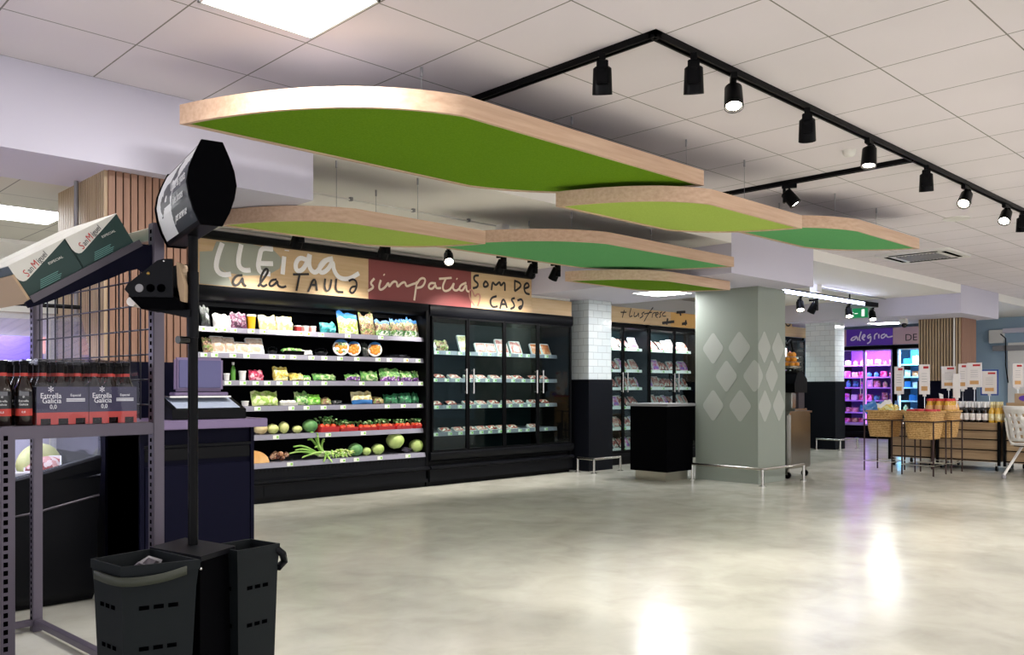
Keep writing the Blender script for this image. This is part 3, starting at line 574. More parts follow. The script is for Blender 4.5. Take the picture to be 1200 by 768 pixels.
ITEMS={
1 :[
 ('bag_dark',3.75,0.10,0.170,'dark bag of salad at the left end of the top vegetable shelf'),
 ('bag_white',3.92,0.20,0.112,'white bag with a black clip on the top vegetable shelf'),
 ('bag_beet',4.10,0.19,0.131,'purple beetroot bag left of the yellow juice tub'),
 ('tub_yellow',4.25,0.12,0.151,'yellow tub with a clear lid on the top vegetable shelf'),
 ('bag_cream',4.42,0.21,0.126,'cream coloured bag directly right of the yellow tub'),
 ('bag_cream',4.62,0.20,0.128,'squarish cream coloured bag left of the small red tubs'),
 ('tub_red',4.79,0.08,0.065,'small dark red fruit tub, leftmost of three in a row'),
 ('tub_pink',4.88,0.08,0.065,'small pink fruit tub, middle of three in a row'),
 ('tub_pink',4.97,0.08,0.066,'small pink fruit tub, rightmost of three in a row'),
 ('bag_teal',5.15,0.21,0.095,'low teal bag left of the blue topped salad bag'),
 ('bag_lettuce',5.42,0.28,0.203,'large blue topped bag of green lettuce on the top shelf'),
 ('bag_mixed',5.68,0.21,0.207,'blue topped bag of brown and purple mixed leaves'),
 ('bag_salad',5.90,0.23,0.150,'green and white salad bag, first of five at the top shelf right end'),
 ('bag_salad',6.10,0.19,0.173,'green and white salad bag, second of five at the top shelf right end'),
 ('bag_salad',6.25,0.15,0.185,'green and white salad bag, third of five at the top shelf right end'),
 ('bag_salad',6.36,0.13,0.176,'green and white salad bag, fourth of five at the top shelf right end'),
 ('bag_salad',6.48,0.10,0.167,'green and white salad bag, last of five at the top shelf right end'),
],
2 :[
 ('bag_mixed',3.77,0.11,0.128,'brown leafy bag at the left end of the second shelf'),
 ('tray_mush',3.89,0.14,0.164,'tilted pale mushroom tray, leftmost on the second shelf'),
 ('tray_mush',4.01,0.12,0.157,'tall pale mushroom tray beside the leftmost one'),
 ('tray_mush',4.15,0.16,0.114,'low pale mushroom tray in the middle of four'),
 ('tray_mush',4.29,0.18,0.160,'pale mushroom tray with a dark top, rightmost of the four'),
 ('bowl_dark',4.49,0.14,0.081,'dark shallow bowl on the second shelf right of the mushrooms'),
 ('tray_green',4.70,0.22,0.083,'dark tray of green leaves on the second shelf'),
 ('bag_white',4.89,0.14,0.056,'flat white packet on the second shelf'),
 ('bowl_dark',5.08,0.19,0.085,'dark shallow bowl left of the round salad trays'),
 ('round',5.33,0.21,0.183,'big round salad tray with a blue top, leftmost of the round trays'),
 ('round_o',5.50,0.17,0.165,'round orange carrot tray behind the big round salad tray'),
 ('bag_dark',5.65,0.09,0.138,'dark upright packet between two round trays'),
 ('round_o',5.79,0.19,0.169,'round salad tray standing rightmost on the second shelf'),
 ('flat_clear',6.01,0.14,0.040,'low clear tray right of the round trays on the second shelf'),
 ('flat_clear',6.18,0.15,0.041,'low clear tray near the right end of the second shelf'),
],
3 :[
 ('pot_white',3.98,0.08,0.069,'small white pot left of the green bottle'),
 ('bottle_green',4.05,0.08,0.183,'small bottle of green juice with a white cap'),
 ('pot_white',4.15,0.10,0.097,'larger white pot right of the green bottle'),
 ('bag_red',4.29,0.17,0.089,'pink and red packet of cut fruit on the third shelf'),
 ('bag_corn',4.57,0.18,0.118,'upright yellow packet of sweetcorn on the third shelf'),
 ('bag_corn',4.76,0.17,0.083,'low yellow and green packet on the third shelf'),
 ('bag_green',4.89,0.10,0.056,'low green packet beside the yellow one on the third shelf'),
 ('bag_green',5.11,0.31,0.076,'wide green and orange bag on the third shelf'),
 ('bag_purple',5.48,0.21,0.078,'flat purple sprout bag, leftmost of the purple bags'),
 ('bag_green',5.70,0.25,0.089,'olive green bag between the purple sprout bags'),
 ('bag_purple',5.99,0.31,0.121,'largest purple and green bag on the third shelf'),
 ('bag_purple',6.23,0.19,0.102,'purple and white bag right of the largest purple bag'),
 ('bag_purple',6.42,0.20,0.104,'purple and green bag at the right end of the third shelf'),
],
4 :[
 ('pot_cream',4.18,0.10,0.053,'small cream root at the left end of the fourth shelf'),
 ('bag_lettuce2',4.39,0.33,0.125,'wide bag of pale green lettuce on the fourth shelf'),
 ('tray_white',4.65,0.17,0.064,'white tray of pale vegetables on the fourth shelf'),
 ('bag_pepper',4.82,0.17,0.120,'green pepper bag left of the bright green one'),
 ('bag_bright',4.97,0.18,0.094,'bright green bag of peas on the fourth shelf'),
 ('bag_mixed',5.13,0.14,0.076,'small mixed vegetable bag in the middle of the fourth shelf'),
 ('bag_dark',5.27,0.13,0.048,'low dark packet in the middle of the fourth shelf'),
 ('bag_blue',5.60,0.30,0.118,'white bag with a blue band on the fourth shelf'),
 ('bag_mixed',5.83,0.16,0.080,'yellowish vegetable bag right of the blue banded bag'),
 ('bag_cuc',6.00,0.20,0.091,'dark green cucumber bag, leftmost of three'),
 ('bag_cuc',6.20,0.22,0.102,'dark green cucumber bag, middle of three'),
 ('bag_cuc',6.41,0.21,0.104,'dark green cucumber bag, rightmost of three'),
],
5 :[
 ('melon_c',4.35,0.15,0.134,'cream melon at the left end of the melon shelf'),
 ('melon_g',4.49,0.14,0.117,'pale green cabbage, second on the melon shelf'),
 ('melon_g',4.62,0.11,0.128,'pale green cabbage, third on the melon shelf'),
 ('melon_g',4.78,0.14,0.102,'lime green cabbage standing apart on the melon shelf'),
 ('cabbage_d',4.94,0.18,0.131,'leafy darker green cabbage left of the red tomato trays'),
 ('punnet',5.14,0.25,0.171,'red tray of green herbs, first and tallest beside the cabbages'),
 ('punnet',5.39,0.25,0.126,'red tray of green topped tomatoes, second of six'),
 ('punnet',5.65,0.26,0.108,'red tray of green topped tomatoes, third of six'),
 ('punnet',5.90,0.25,0.120,'red tray of tomatoes with the most red showing, fourth of six'),
 ('punnet',6.16,0.25,0.112,'red tray of green topped tomatoes, fifth of six'),
 ('punnet',6.41,0.25,0.114,'red tray of green topped tomatoes, last of six'),
],
6 :[
 ('pumpkin',4.30,0.22,0.133,'orange cut pumpkin piece at the left end of the bottom shelf'),
 ('onion',4.58,0.22,0.109,'brown netted onions on the bottom shelf'),
 ('leek',4.89,0.40,0.093,'leeks'),
 ('celery',5.29,0.22,0.114,'pale green celery heap right of the leeks'),
 ('cabbage_d',5.51,0.20,0.136,'bluish green cauliflower leaves on the bottom shelf'),
 ('cabbage_s',5.66,0.13,0.088,'small pale cabbage beside the cauliflower leaves'),
 ('cabbage_p',5.82,0.22,0.119,'wide pale green cabbage on the bottom shelf'),
 ('cabbage_p',6.07,0.27,0.171,'largest cabbage raised above the others on the bottom shelf'),
 ('eggplant',6.25,0.19,0.061,'dark aubergine lying on the bottom shelf'),
 ('cabbage_p',6.44,0.18,0.155,'cabbage cut off by the right end of the bottom shelf'),
],
}
TAGS= {1: [3.67, 3.8, 3.89, 4.0, 4.19, 4.32, 4.75, 4.84, 5.01, 5.35, 5.8], 2: [3.69, 3.8, 3.99, 4.14, 4.43, 4.54, 4.67, 4.89, 5.05, 5.25, 5.47, 5.76, 5.92, 6.16, 6.34], 3: [3.77, 3.85, 3.94, 4.1, 4.24, 4.37, 4.51, 4.7, 4.83, 5.05, 5.54, 5.89, 6.08, 6.38], 4: [4.08, 4.26, 4.65, 4.83, 5.04, 5.29, 5.89, 6.12, 6.36], 5: [4.47, 5.1, 5.56], 6: [4.61, 5.26, 5.44, 5.76, 6.16]}
DI= [('bag_white', 6.9, 0.22), ('bag_mixed', 7.05, 0.26), ('tray_pale', 7.36, 0.16), ('tray_ham', 7.65, 0.17), ('tray_ham', 7.82, 0.17), ('tray_pink', 8.03, 0.29), ('tray_pink', 8.34, 0.28), ('tray_orange', 8.83, 0.3), ('tray_orange', 9.12, 0.31)]
# ================================================================ SIGN BOARDS
FY = 8.09
def board(label, x0, x1, z0, z1, y, m, parts):
    t = thing('sign_board', label, 'sign', (x0, y, z0))
    part('panel', MB(m).box(0, x1-x0, 0, .02, 0, z1-z0), t)
    for nm, mb, l in parts: part(nm, mb, t, l, world=(x0, y, z0))
    return t
W = lambda y: (lambda a, b: (a, y, b))
mb = MB('sign_grey')
for i, p in enumerate(LEAF): mb.prism([(x, min(z, 2.655)) for x, z in p], 'y', FY-.003-.001*i, FY)
board('oak sign board lettered LLEida a la TAULa above the open vegetable fridge', 3.0, 5.60, 2.2, 2.66, FY, 'oak_sign',
      [('painted_leaf', mb, 'grey leaf shape'), ('lettering', stroke_mb(LLEIDA, .026, 'ink_white', W(FY-.006)), 'large white handwriting LLEida'), ('lettering', stroke_mb(ALATAULA, .012, 'ink_black', W(FY-.012)), 'black handwriting a la TAULa')])
board('dark red sign board with the cream handwriting simpatia', 5.60, 7.155, 2.2, 2.66, FY, 'sign_red', [('lettering', stroke_mb(SIMPATIA, .014, 'ink_cream', W(FY-.004)), 'cream handwriting simpatia')])
board('oak sign board lettered Som DE CASa above the glass door fridge', 7.155, 8.24, 2.2, 2.66, FY, 'oak_sign',
      [('heart', stroke_mb(HEART, .012, 'ink_rose', W(FY-.004)), 'rose outlined heart'), ('lettering', stroke_mb(SOMDE, .015, 'ink_black', W(FY-.004)), 'black handwriting Som DE CASa')])
board('low plain oak board right of the Som DE CASa sign', 8.245, 9.05, 2.2, 2.41, FY, 'oak_sign', [])
solo('sign_lamp_bar', MB('black').prism([(0, 0), (-.05, .005), (-.075, .03), (-.075, .07), (-.04, .085), (0, .085)], 'x', 0, 5.2), 'long black lamp bar running along the top of the wooden signs', 'lamp', (3.04, FY, 2.655))
struct('trim_4', MB('plaster_warm').box(-8, 9.05, 8.12, 9.0, 2.42, 2.8))
# plusfresc line
PY = 8.33
board('oak sign board handwritten plusfresc above the far meat fridges', 9.85, 11.72, 2.2, 2.44, PY-.04, 'oak_sign', [('lettering', stroke_mb([[(x, min(z, 2.6)*.8+.46) for x, z in s] for s in PLUS], .009, 'ink_black', W(PY-.045)), 'thin black handwriting plusfresc')])
board('orange toned sign board with black marks left of the grey pillar', 11.72, 15.0, 2.2, 2.44, PY-.04, 'sign_orange', [('lettering', stroke_mb([[(x, z*.6+.89) for x, z in s] for s in PLUSB], .022, 'ink_black', W(PY-.045)), 'bold black painted marks')])
t = board('tall sign board with a black painted ring right of the grey pillar', 15.0, 15.78, 2.4, 2.76, PY-.06, 'oak_sign', [('lettering', stroke_mb(RING, .016, 'ink_black', W(PY-.07)), 'black painted ring')])
board('oak sign board right of the painted ring', 15.0, 16.5, 2.2, 2.40, PY-.04, 'oak_sign', [])

# ================================================================ OPEN VEGETABLE FRIDGE
X0, X1 = 2.60, 6.455
t = thing('open_display_fridge', 'long black open fridge with six grey shelves of vegetables', 'fridge', (X0, FY, 0)); O = (X0, FY, 0); F1 = t
mb = MB('fridge_inner', 'black'); mb.box(X0, X1, 8.86, 8.95, .1, 2.2); mb.box(X0, X1, FY+.02, 8.9, 2.1, 2.2, 1); mb.box(X0, X0+.05, FY, 8.9, .1, 2.2, 1); mb.box(X1-.03, X1+.01, FY-.01, 8.9, .1, 2.2, 1); mb.box(X0, X1, FY+.06, 8.9, .1, .34); part('cabinet', mb, t, world=O)
part('canopy', MB('near_black', 'black').prism([(FY-.02, 2.20), (FY-.02, 2.13), (FY+.05, 2.07), (FY+.3, 2.07), (FY+.3, 2.20)], 'x', X0, X1), t, world=O)
part('air_grille', MB('near_black').box(X0, X1, FY+.45, FY+.8, 2.04, 2.1), t, world=O)
part('bumper', MB('near_black').prism([(FY-.02, .20), (FY-.045, .215), (FY-.045, .235), (FY-.02, .25), (FY+.06, .25), (FY+.06, .2)], 'x', X0, X1), t, 'grey bumper strip', world=O)
mb = MB('near_black', 'black'); mb.box(X0, X1, FY+.0, FY+.1, .235, .37); mb.box(X0, X1, FY-.01, FY+.1, .06, .21); mb.box(X0, X1, FY+.05, FY+.12, 0, .06, 1)
for i in range(int((X1-X0)/.045)): mb.box(X0+i*.045, X0+i*.045+.022, FY-.003, FY, .32, .36, 1)
mb.box(4.3, 6.3, FY-.013, FY-.01, .075, .19, 1); mb.box(4.31, 6.29, FY-.015, FY-.012, .08, .185, 0); part('kick_panel', mb, t, world=O)
SZ = {1: 1.80, 2: 1.545, 3: 1.27, 4: 1.005, 5: .705, 6: .415}
def tagmb(): return MB('tag_white', 'tag_green').box(-.035, .035, -.004, 0, -.019, .019).box(.005, .03, -.0045, -.004, -.012, .012, 1)
TAGM = mesh_of('price_tag', tagmb()); TAGY = mesh_of('price_tag', MB('tag_white', 'f_juice').box(-.035, .035, -.004, 0, -.019, .019).box(.005, .03, -.0045, -.004, -.012, .012, 1))
def pricetag(parent, loc, me=None, s=1):
    o = bpy.data.objects.new('price_tag', me or TAGM); C.objects.link(o); o.parent = parent; o.location = loc; o.scale = (s, s, s); return o
for k, z in SZ.items():
    y = 8.14 if k < 6 else FY+.01; mb = MB('shelf_grey')
    mb.prism([(y, z), (y-.012, z-.052), (y+.004, z-.055), (y+.014, z-.012), (8.86, z-.012), (8.86, z+.0)], 'x', X0+.05, X1-.03)
    s = part('shelf', mb, t, None, world=O)
    for x in TAGS[k]: pricetag(s, (x-X0, y-FY-.009, z-.027), TAGY if (k, x) in ((1, TAGS[1][7]), (2, TAGS[2][13])) else None)
for x in (4.9, 6.0):
    pass
# ---- products ------------------------------------------------------------
def pillow(w, h, t, m, top=None, topfrac=.3, seed=0, bottom=None):
    """a filled plastic bag standing on its lower edge, front to -Y"""
    rr = random.Random(seed); nx, nz = 12, 10; mb = MB(m); front = {}; 
    if top: mb.m(top)
    if bottom: mb.m(bottom)
    def g(side):
        vs = []
        for j in range(nz+1):
            for i in range(nx+1):
                u, v = i/nx*2-1, j/nz
                prof = max(0, 1-abs(u)**3)**.5*(math.sin(PI*min(1, v*1.15+.06))**.5 if v < .86 else .12*(1-v)/.14+.03)
                n_ = noise.noise(Vector((u*2.6+seed, v*4, side*3+seed*.3)))*.6
                zz = v*h*(1+.22*noise.noise(Vector((u*2.2, seed*1.7, 0))))
                vs.append((u*w/2*(1-.12*(1-prof))+.01*n_, side*t/2*prof*(1+n_), zz))
        b = len(mb.v); mb.v += vs
        for j in range(nz):
            for i in range(nx):
                a = b+j*(nx+1)+i; v = (j+.5)/nz; mb.f.append((a, a+1, a+nx+2, a+nx+1)); mb.sm.append(True)
                mb.mi.append(1 if top and v > 1-topfrac else (mb.mats.index(bottom) if bottom and v < .35 else 0))
    g(-1); g(1); return mb
def lean(mb, deg): return mb.xf(Matrix.Rotation(-math.radians(deg), 4, 'X'))
def traybox(w, h, d, film, rim='white', lean_deg=55):
    """flat pack propped up: d thick"""
    mb = MB(rim, film); mb.prism([(-w/2, 0), (w/2, 0), (w/2, h*.97), (w*.46, h), (-w*.46, h), (-w/2, h*.97)], 'y', 0, d*.6)
    bm = bmesh.new(); bmesh.ops.create_grid(bm, x_segments=8, y_segments=8, size=.5)
    for v in bm.verts:
        u, q = v.co.x*2, v.co.y*2; b = (1-abs(u)**4)*(1-abs(q)**4); v.co = Vector((u*w*.46, -d*.4*b-.001, h/2+q*h*.45))
    mb.bm(bm, 1, True); return mb
def cabbage(r, m, seed=0, h=1):
    mb = MB(m); bm = bmesh.new(); bmesh.ops.create_icosphere(bm, subdivisions=4, radius=1)
    for v in bm.verts:
        a = math.atan2(v.co.y, v.co.x); n_ = noise.noise(v.co*1.6+Vector((seed, 0, 0)))
        k = 1+.07*n_+.025*math.sin(a*9+v.co.z*4+3*n_)+.05*abs(noise.noise(v.co*4+Vector((seed, 2, 1))))
        v.co = Vector((v.co.x*r*k, v.co.y*r*k, r*h+v.co.z*r*h*k))
    mb.bm(bm, 0, True)
    for q in range(4):                      # loose outer leaves
        a = q*PI/2+seed; bm = bmesh.new(); bmesh.ops.create_grid(bm, x_segments=8, y_segments=8, size=.5)
        for v in bm.verts:
            u, s = v.co.x*1.7, v.co.y+.5; ph = s*1.9-.9; rr = r*(1.05+.1*s+.03*math.sin(v.co.x*24))
            v.co = Vector((rr*math.cos(ph)*math.cos(a+u), rr*math.cos(ph)*math.sin(a+u), r*h*(1+math.sin(ph)*.98)))
        mb.bm(bm, 0, True)
    return mb
def product(kind, w, h, seed):
    if kind.startswith(('melon', 'cabbage', 'tub', 'pot', 'bowl', 'bottle')): w *= (.95 if kind[0] in 'mc' else .84)
    if kind.startswith(('bag', 'tray_m')): h *= 1.14; w *= 1.06
    if kind in BAGS:
        m, top, tf, bot = BAGS[kind]; return lean(pillow(w, h*1.08, min(.09, w*.5), m, top, tf, seed, bot), 14 if h > .1 else 35), 'bag'
    if kind.startswith('tray_'):
        m = {'tray_mush': 'f_mush', 'tray_green': 'f_green', 'tray_white': 'f_white', 'tray_pale': 'f_cream', 'tray_ham': 'f_ham', 'tray_pink': 'f_ham', 'tray_orange': 'f_salmon'}[kind]
        if kind == 'tray_green' or kind == 'tray_white':
            mb = MB('black' if kind == 'tray_green' else 'f_white', m); mb.prism([(-.07, 0), (.07, 0), (.085, h*.5), (-.085, h*.5)], 'x', -w/2, w/2)
            for i in range(6): mb.sphere((-w*.4+w*.16*i, 0, h*.55), h*.4, 1, 2, (1, 1.2, .8), .5, seed+i)
            return mb, 'tray'
        return lean(traybox(w, h, .045, m), 24), 'tray'
    if kind in ('tub_yellow', 'pot_white', 'pot_cream'):
        r = w*.46; b = {'tub_yellow': 'f_juice', 'pot_white': 'f_white', 'pot_cream': 'f_white'}[kind]
        mb = MB(b, 'white_plastic'); mb.lathe([(r*.82, 0), (r*.86, h*.1), (r*.97, h*.82), (r, h*.84), (r*1.06, h*.86), (r*1.06, h*.97), (r*.98, h), (.001, h*.985)], 0, 24, mis=[b]*4+['white_plastic']*3); return mb, 'tub'
    if kind in ('tub_red', 'tub_pink'):
        mb = MB('f_red_dark' if kind == 'tub_red' else 'f_pink', 'white_plastic'); a = w*.44
        mb.prism([(-a*.85, 0), (a*.85, 0), (a, h*.8), (-a, h*.8)], 'y', -a, a); mb.bbox(-a*1.08, a*1.08, -a*1.08, a*1.08, h*.8, h, .004, 1); return mb, 'tub'
    if kind == 'bowl_dark':
        mb = MB('black_gloss', 'clear_film', 'f_dark'); r = w*.48; mb.lathe([(r*.6, 0), (r*.95, h*.4), (r, h*.45), (r*.9, h*.42), (r*.5, h*.2), (.001, h*.15)], 0, 24); mb.lathe([(r*.98, h*.45), (r*.8, h*.85), (r*.3, h)], 1, 24)
        mb.sphere((0, 0, h*.38), r*.6, 2, 2, (1, 1, .35), .4, seed); return mb, 'bowl'
    if kind in ('round', 'round_o'):
        r = h*.5; mb = MB('f_white', 'f_salad' if kind == 'round' else 'f_corn', 'f_orange', 'f_blue', 'clear_film')
        mb.lathe([(.001, .0), (r*.8, 0), (r, .03), (r*.97, .045), (.001, .05)], 0, 28)
        for i in range(7):
            a = i*2*PI/7+seed; mb.sphere((r*.5*math.cos(a), r*.5*math.sin(a), .05), r*.3, 1+(i % 2 if kind == 'round' else 1), 2, (1, 1, .35), .4, seed+i)
        mb.sphere((0, 0, .05), r*.28, 2, 2, (1, 1, .4), .3, seed)
        cap = [(r*math.cos(a), r*math.sin(a)) for a in [PI*(.22+.56*i/12) for i in range(13)]]; mb.prism(cap, 'z', .055, .062, 3)
        mb.xf(tr(0, .0, r*.98) @ Matrix.Rotation(PI/2-.2, 4, 'X')); return mb, 'tray'
    if kind == 'flat_clear':
        mb = MB('black_gloss', 'clear_film'); mb.prism([(-.06, 0), (.06, 0), (.075, h*.5), (-.075, h*.5)], 'x', -w/2, w/2, 0); mb.bbox(-w*.46, w*.46, -.06, .06, h*.5, h, .01, 1); return mb, 'tray'
    if kind == 'bottle_green':
        r = w*.36; mb = MB('f_herb', 'white_plastic', 'f_white'); mb.lathe([(r*.9, 0), (r, h*.05), (r, h*.55), (r*.85, h*.68), (r*.42, h*.8), (r*.42, h*.84), (r*.55, h*.85), (r*.55, h), (.001, h)], 0, 20, mis=['f_green_cap']*5+['white_plastic']*3); return mb, 'bottle'
    if kind.startswith('melon'):
        return cabbage(min(w, h)*.5, 'f_melon' if kind == 'melon_g' else 'f_melon_cream', seed, h/w if h < w*1.3 else 1.1), 'melon' if kind == 'melon_c' else 'cabbage'
    if kind.startswith('cabbage'): return cabbage(min(w, h*1.15)*.5, {'cabbage_d': 'f_cabbage_dark', 'cabbage_s': 'f_cabbage', 'cabbage_p': 'f_cabbage'}[kind], seed, .93), 'cabbage'
    if kind == 'punnet':
        mb = MB('red', 'f_tomato', 'f_herb'); a, b = w*.47, .1
        mb.prism([(-b*.85, 0), (b*.85, 0), (b, h*.34), (-b, h*.34)], 'x', -a, a); rr = random.Random(seed)
        for i in range(12): mb.sphere((rr.uniform(-a*.85, a*.85), rr.uniform(-.08, .06), h*.36), .03, 1, 2)
        for i in range(26):
            x, y = rr.uniform(-a*.9, a*.9), rr.uniform(-.07, .07); p = Vector((x, y, h*.45)); q = p+Vector((rr.uniform(-.03, .03), rr.uniform(-.04, .03), h*rr.uniform(.25, .55))); mb.tube([p, (p+q)/2+Vector((.01, 0, .01)), q], .0025, 2, 5); mb.sphere(q, .014, 2, 1, (1.3, 1, .6), .5, i)
        return mb, 'tray'
    if kind == 'pumpkin':
        mb = MB('f_pumpkin', 'f_melon_cream'); n_ = 14; pr = [(0, 0)]+[(w*.5*math.cos(a)*1.9, h*math.sin(a)) for a in [PI/2*i/n_ for i in range(n_+1)]]
        mb.prism([(x-w*.45, z) for x, z in pr], 'y', -.07, .07, 0); return mb, 'pumpkin'
    if kind == 'onion':
        mb = MB('f_onion'); rr = random.Random(3)
        for i in range(9): mb.sphere((rr.uniform(-w*.4, w*.4), rr.uniform(-.05, .05), .03+rr.random()*h*.5), .034, 0, 2, (1, 1, .9), .15, i)
        return mb, 'onions'
    if kind == 'eggplant':
        mb = MB('f_aubergine', 'f_green_cap'); pts = [(-w*.5+w*i/8, 0, .035+.006*math.sin(i)) for i in range(9)]; mb.tube(pts, .03, 0, 14, rs=[.01, .026, .034, .036, .034, .03, .026, .02, .008]); mb.sphere(pts[-1], .014, 1, 1); return mb, 'aubergine'
    if kind == 'celery':
        mb = MB('f_lettuce', 'f_leek'); rr = random.Random(5)
        for i in range(22):
            a = rr.uniform(-1.2, 1.2); x = rr.uniform(-w*.4, w*.4); mb.tube([(x, .04, .02), (x+.02*a, -.0, .05), (x+.05*a, -.06, .04+.05*rr.random()), (x+.07*a, -.11, .0+.05*rr.random())], .009, i % 2, 6, rs=[.012, .01, .012, .004])
            mb.sphere((x+.06*a, -.08, .04+.05*rr.random()), .02, 0, 1, (1.3, 1, .5), .5, i)
        return mb, 'celery'
    raise KeyError(kind)
BAGS = {'bag_dark': ('f_dark', None, 0, None), 'bag_white': ('f_white', None, 0, None), 'bag_beet': ('f_beet', None, 0, None), 'bag_cream': ('f_cream', None, 0, None), 'bag_teal': ('f_teal', None, 0, None), 'bag_lettuce': ('f_lettuce', 'f_blue', .3, None), 'bag_lettuce2': ('f_pale_lettuce', None, 0, None),
        'bag_mixed': ('f_mixed', None, 0, None), 'bag_salad': ('f_mixed', 'f_blue', .2, 'f_salad'), 'bag_red': ('f_pinkfruit', None, 0, None), 'bag_corn': ('f_corn', None, 0, None), 'bag_green': ('f_green', None, 0, None), 'bag_purple': ('f_green', None, 0, 'f_purple'),
        'bag_pepper': ('f_green', None, 0, None), 'bag_bright': ('f_bright', None, 0, None), 'bag_blue': ('f_cream', None, 0, 'f_blue'), 'bag_cuc': ('f_cuc', None, 0, None)}
CAT = {'bag_beet': 'beetroot_bag', 'bag_cream': 'cabbage_bag', 'bag_lettuce': 'lettuce_bag', 'bag_lettuce2': 'lettuce_bag', 'bag_salad': 'salad_bag', 'bag_mixed': 'leaf_bag', 'bag_corn': 'sweetcorn_packet', 'bag_red': 'fruit_packet', 'bag_purple': 'sprout_bag', 'bag_cuc': 'cucumber_bag', 'bag_bright': 'pea_bag', 'bag_pepper': 'pepper_bag',
       'tray_mush': 'mushroom_tray', 'round': 'salad_tray', 'round_o': 'carrot_tray', 'tub_yellow': 'juice_tub', 'tub_red': 'fruit_tub', 'tub_pink': 'fruit_tub', 'bottle_green': 'juice_bottle', 'melon_c': 'melon', 'melon_g': 'cabbage', 'cabbage_d': 'cabbage', 'cabbage_s': 'cabbage', 'cabbage_p': 'cabbage', 'punnet': 'tomato_tray', 'pumpkin': 'pumpkin_piece', 'onion': 'onion_net', 'eggplant': 'aubergine', 'celery': 'celery'}
sd = 0
for row, items in ITEMS.items():
    for kind, x, wd, h, label in items:
        sd += 1
        if kind == 'leek': continue
        if x > 6.33: x = 6.33+(x-6.33)*.5
        wd = min(wd, 2*(6.42-x)) if x+wd/2 > 6.42 and 'cabbage' not in kind else wd
        mb, c = product(kind, wd*.97, h, sd); d = .05 if kind.startswith(('bag', 'tray')) else .08
        y = (8.16 if row < 6 else FY+.05)+d
        nm = CAT.get(kind, c if '_' in c else {'bag': 'vegetable_bag', 'tray': 'vegetable_tray', 'tub': 'plastic_tub', 'bowl': 'plastic_bowl'}.get(c, c))
        z = SZ[row]+.001+(.06 if 'raised above' in label else 0)
        solo(nm, mb, label, c, (x, y, z), -.5 if kind.startswith('round') else R.uniform(-.06, .06))
# black clip
# leeks with long drooping leaves
LK = [(0, .0, [(-.34, -.02, .05), (-.30, -.03, .12)]), (.05, .02, [(-.20, -.02, .20), (-.13, -.03, .25)]), (.02, -.02, [(-.05, -.04, .22), (-.24, -.05, -.03)]), (.08, .03, [(.02, -.03, .18), (-.12, -.06, .10)]), (.12, -.01, [(-.10, -.10, -.07), (.0, -.11, -.08)])]
for i, (dx, dy, tips) in enumerate(LK):
    mb = MB('f_leek_white', 'f_leek'); mb.tube([(.30, .03, .025), (.15, .01, .027), (.03, 0, .035)], .018, 0, 10, rs=[.02, .018, .02])
    for k, (a_, b_, c_) in enumerate(tips+[(tips[0][0]*.8, tips[0][1], tips[0][2]*.6+.05)]):
        p = chaikin([(.06, 0, .033), (a_*.1, b_*.2, .05+c_*.35), (a_*.6, b_*.8, .05+c_*.9), (a_, b_-.02, .03+c_)], 2)
        q = MB('f_leek_white', 'f_leek'); q.tube(p, .01, 1, 8, rs=[.017-.011*j/len(p) for j in range(len(p))]); merge(mb, q, Matrix.Identity(4))
    solo('leek', mb, ['leek whose leaves reach farthest to the left', 'leek with the tallest leaves of the bunch', 'leek with one upright leaf and one drooping left', 'leek with leaves rising at the right of the fan', 'leek with leaves hanging over the shelf edge'][i], 'leek', (4.98+dx, FY+.10+dy, SZ[6]+.002+.016*(i % 3)))
# second row stock deeper in the top shelf gives each shelf its depth: a few dark crates
# ================================================================ GLASS DOOR FRIDGE
X0, X1 = 6.475, 9.05
t = thing('glass_door_fridge', 'black upright fridge with four glass doors and meat trays', 'fridge', (X0, FY, 0)); O = (X0, FY, 0)
mb = MB('fridge_inner_green', 'black'); mb.box(X0, X1, 8.86, 8.95, .1, 2.2); mb.box(X0, X1, FY+.05, 8.9, 2.06, 2.2, 1); mb.box(X0, X0+.03, FY, 8.9, .1, 2.2, 1); mb.box(X1-.04, X1, FY, 8.9, .1, 2.2, 1); mb.box(X0, X1, FY+.06, 8.9, .1, .36, 0); part('cabinet', mb, t, world=O)
part('canopy', MB('near_black').prism([(FY-.03, 2.19), (FY-.03, 2.09), (FY-.01, 2.06), (FY+.2, 2.06), (FY+.2, 2.2), (FY-.02, 2.2)], 'x', X0, X1), t, world=O)
part('bumper', MB('near_black').prism([(FY-.03, .20), (FY-.055, .215), (FY-.055, .235), (FY-.03, .25), (FY+.06, .25), (FY+.06, .2)], 'x', X0, X1), t, world=O)
mb = MB('near_black', 'black'); mb.prism([(FY-.03, .41), (FY-.045, .40), (FY-.045, .335), (FY-.01, .30), (FY+.06, .30), (FY+.06, .41)], 'x', X0, X1); mb.box(X0, X1, FY+.03, FY+.1, .2, .32, 1); mb.box(X0, X1, FY-.02, FY+.1, .06, .21); mb.box(X0, X1, FY+.05, FY+.12, 0, .06, 1); part('kick_panel', mb, t, world=O)
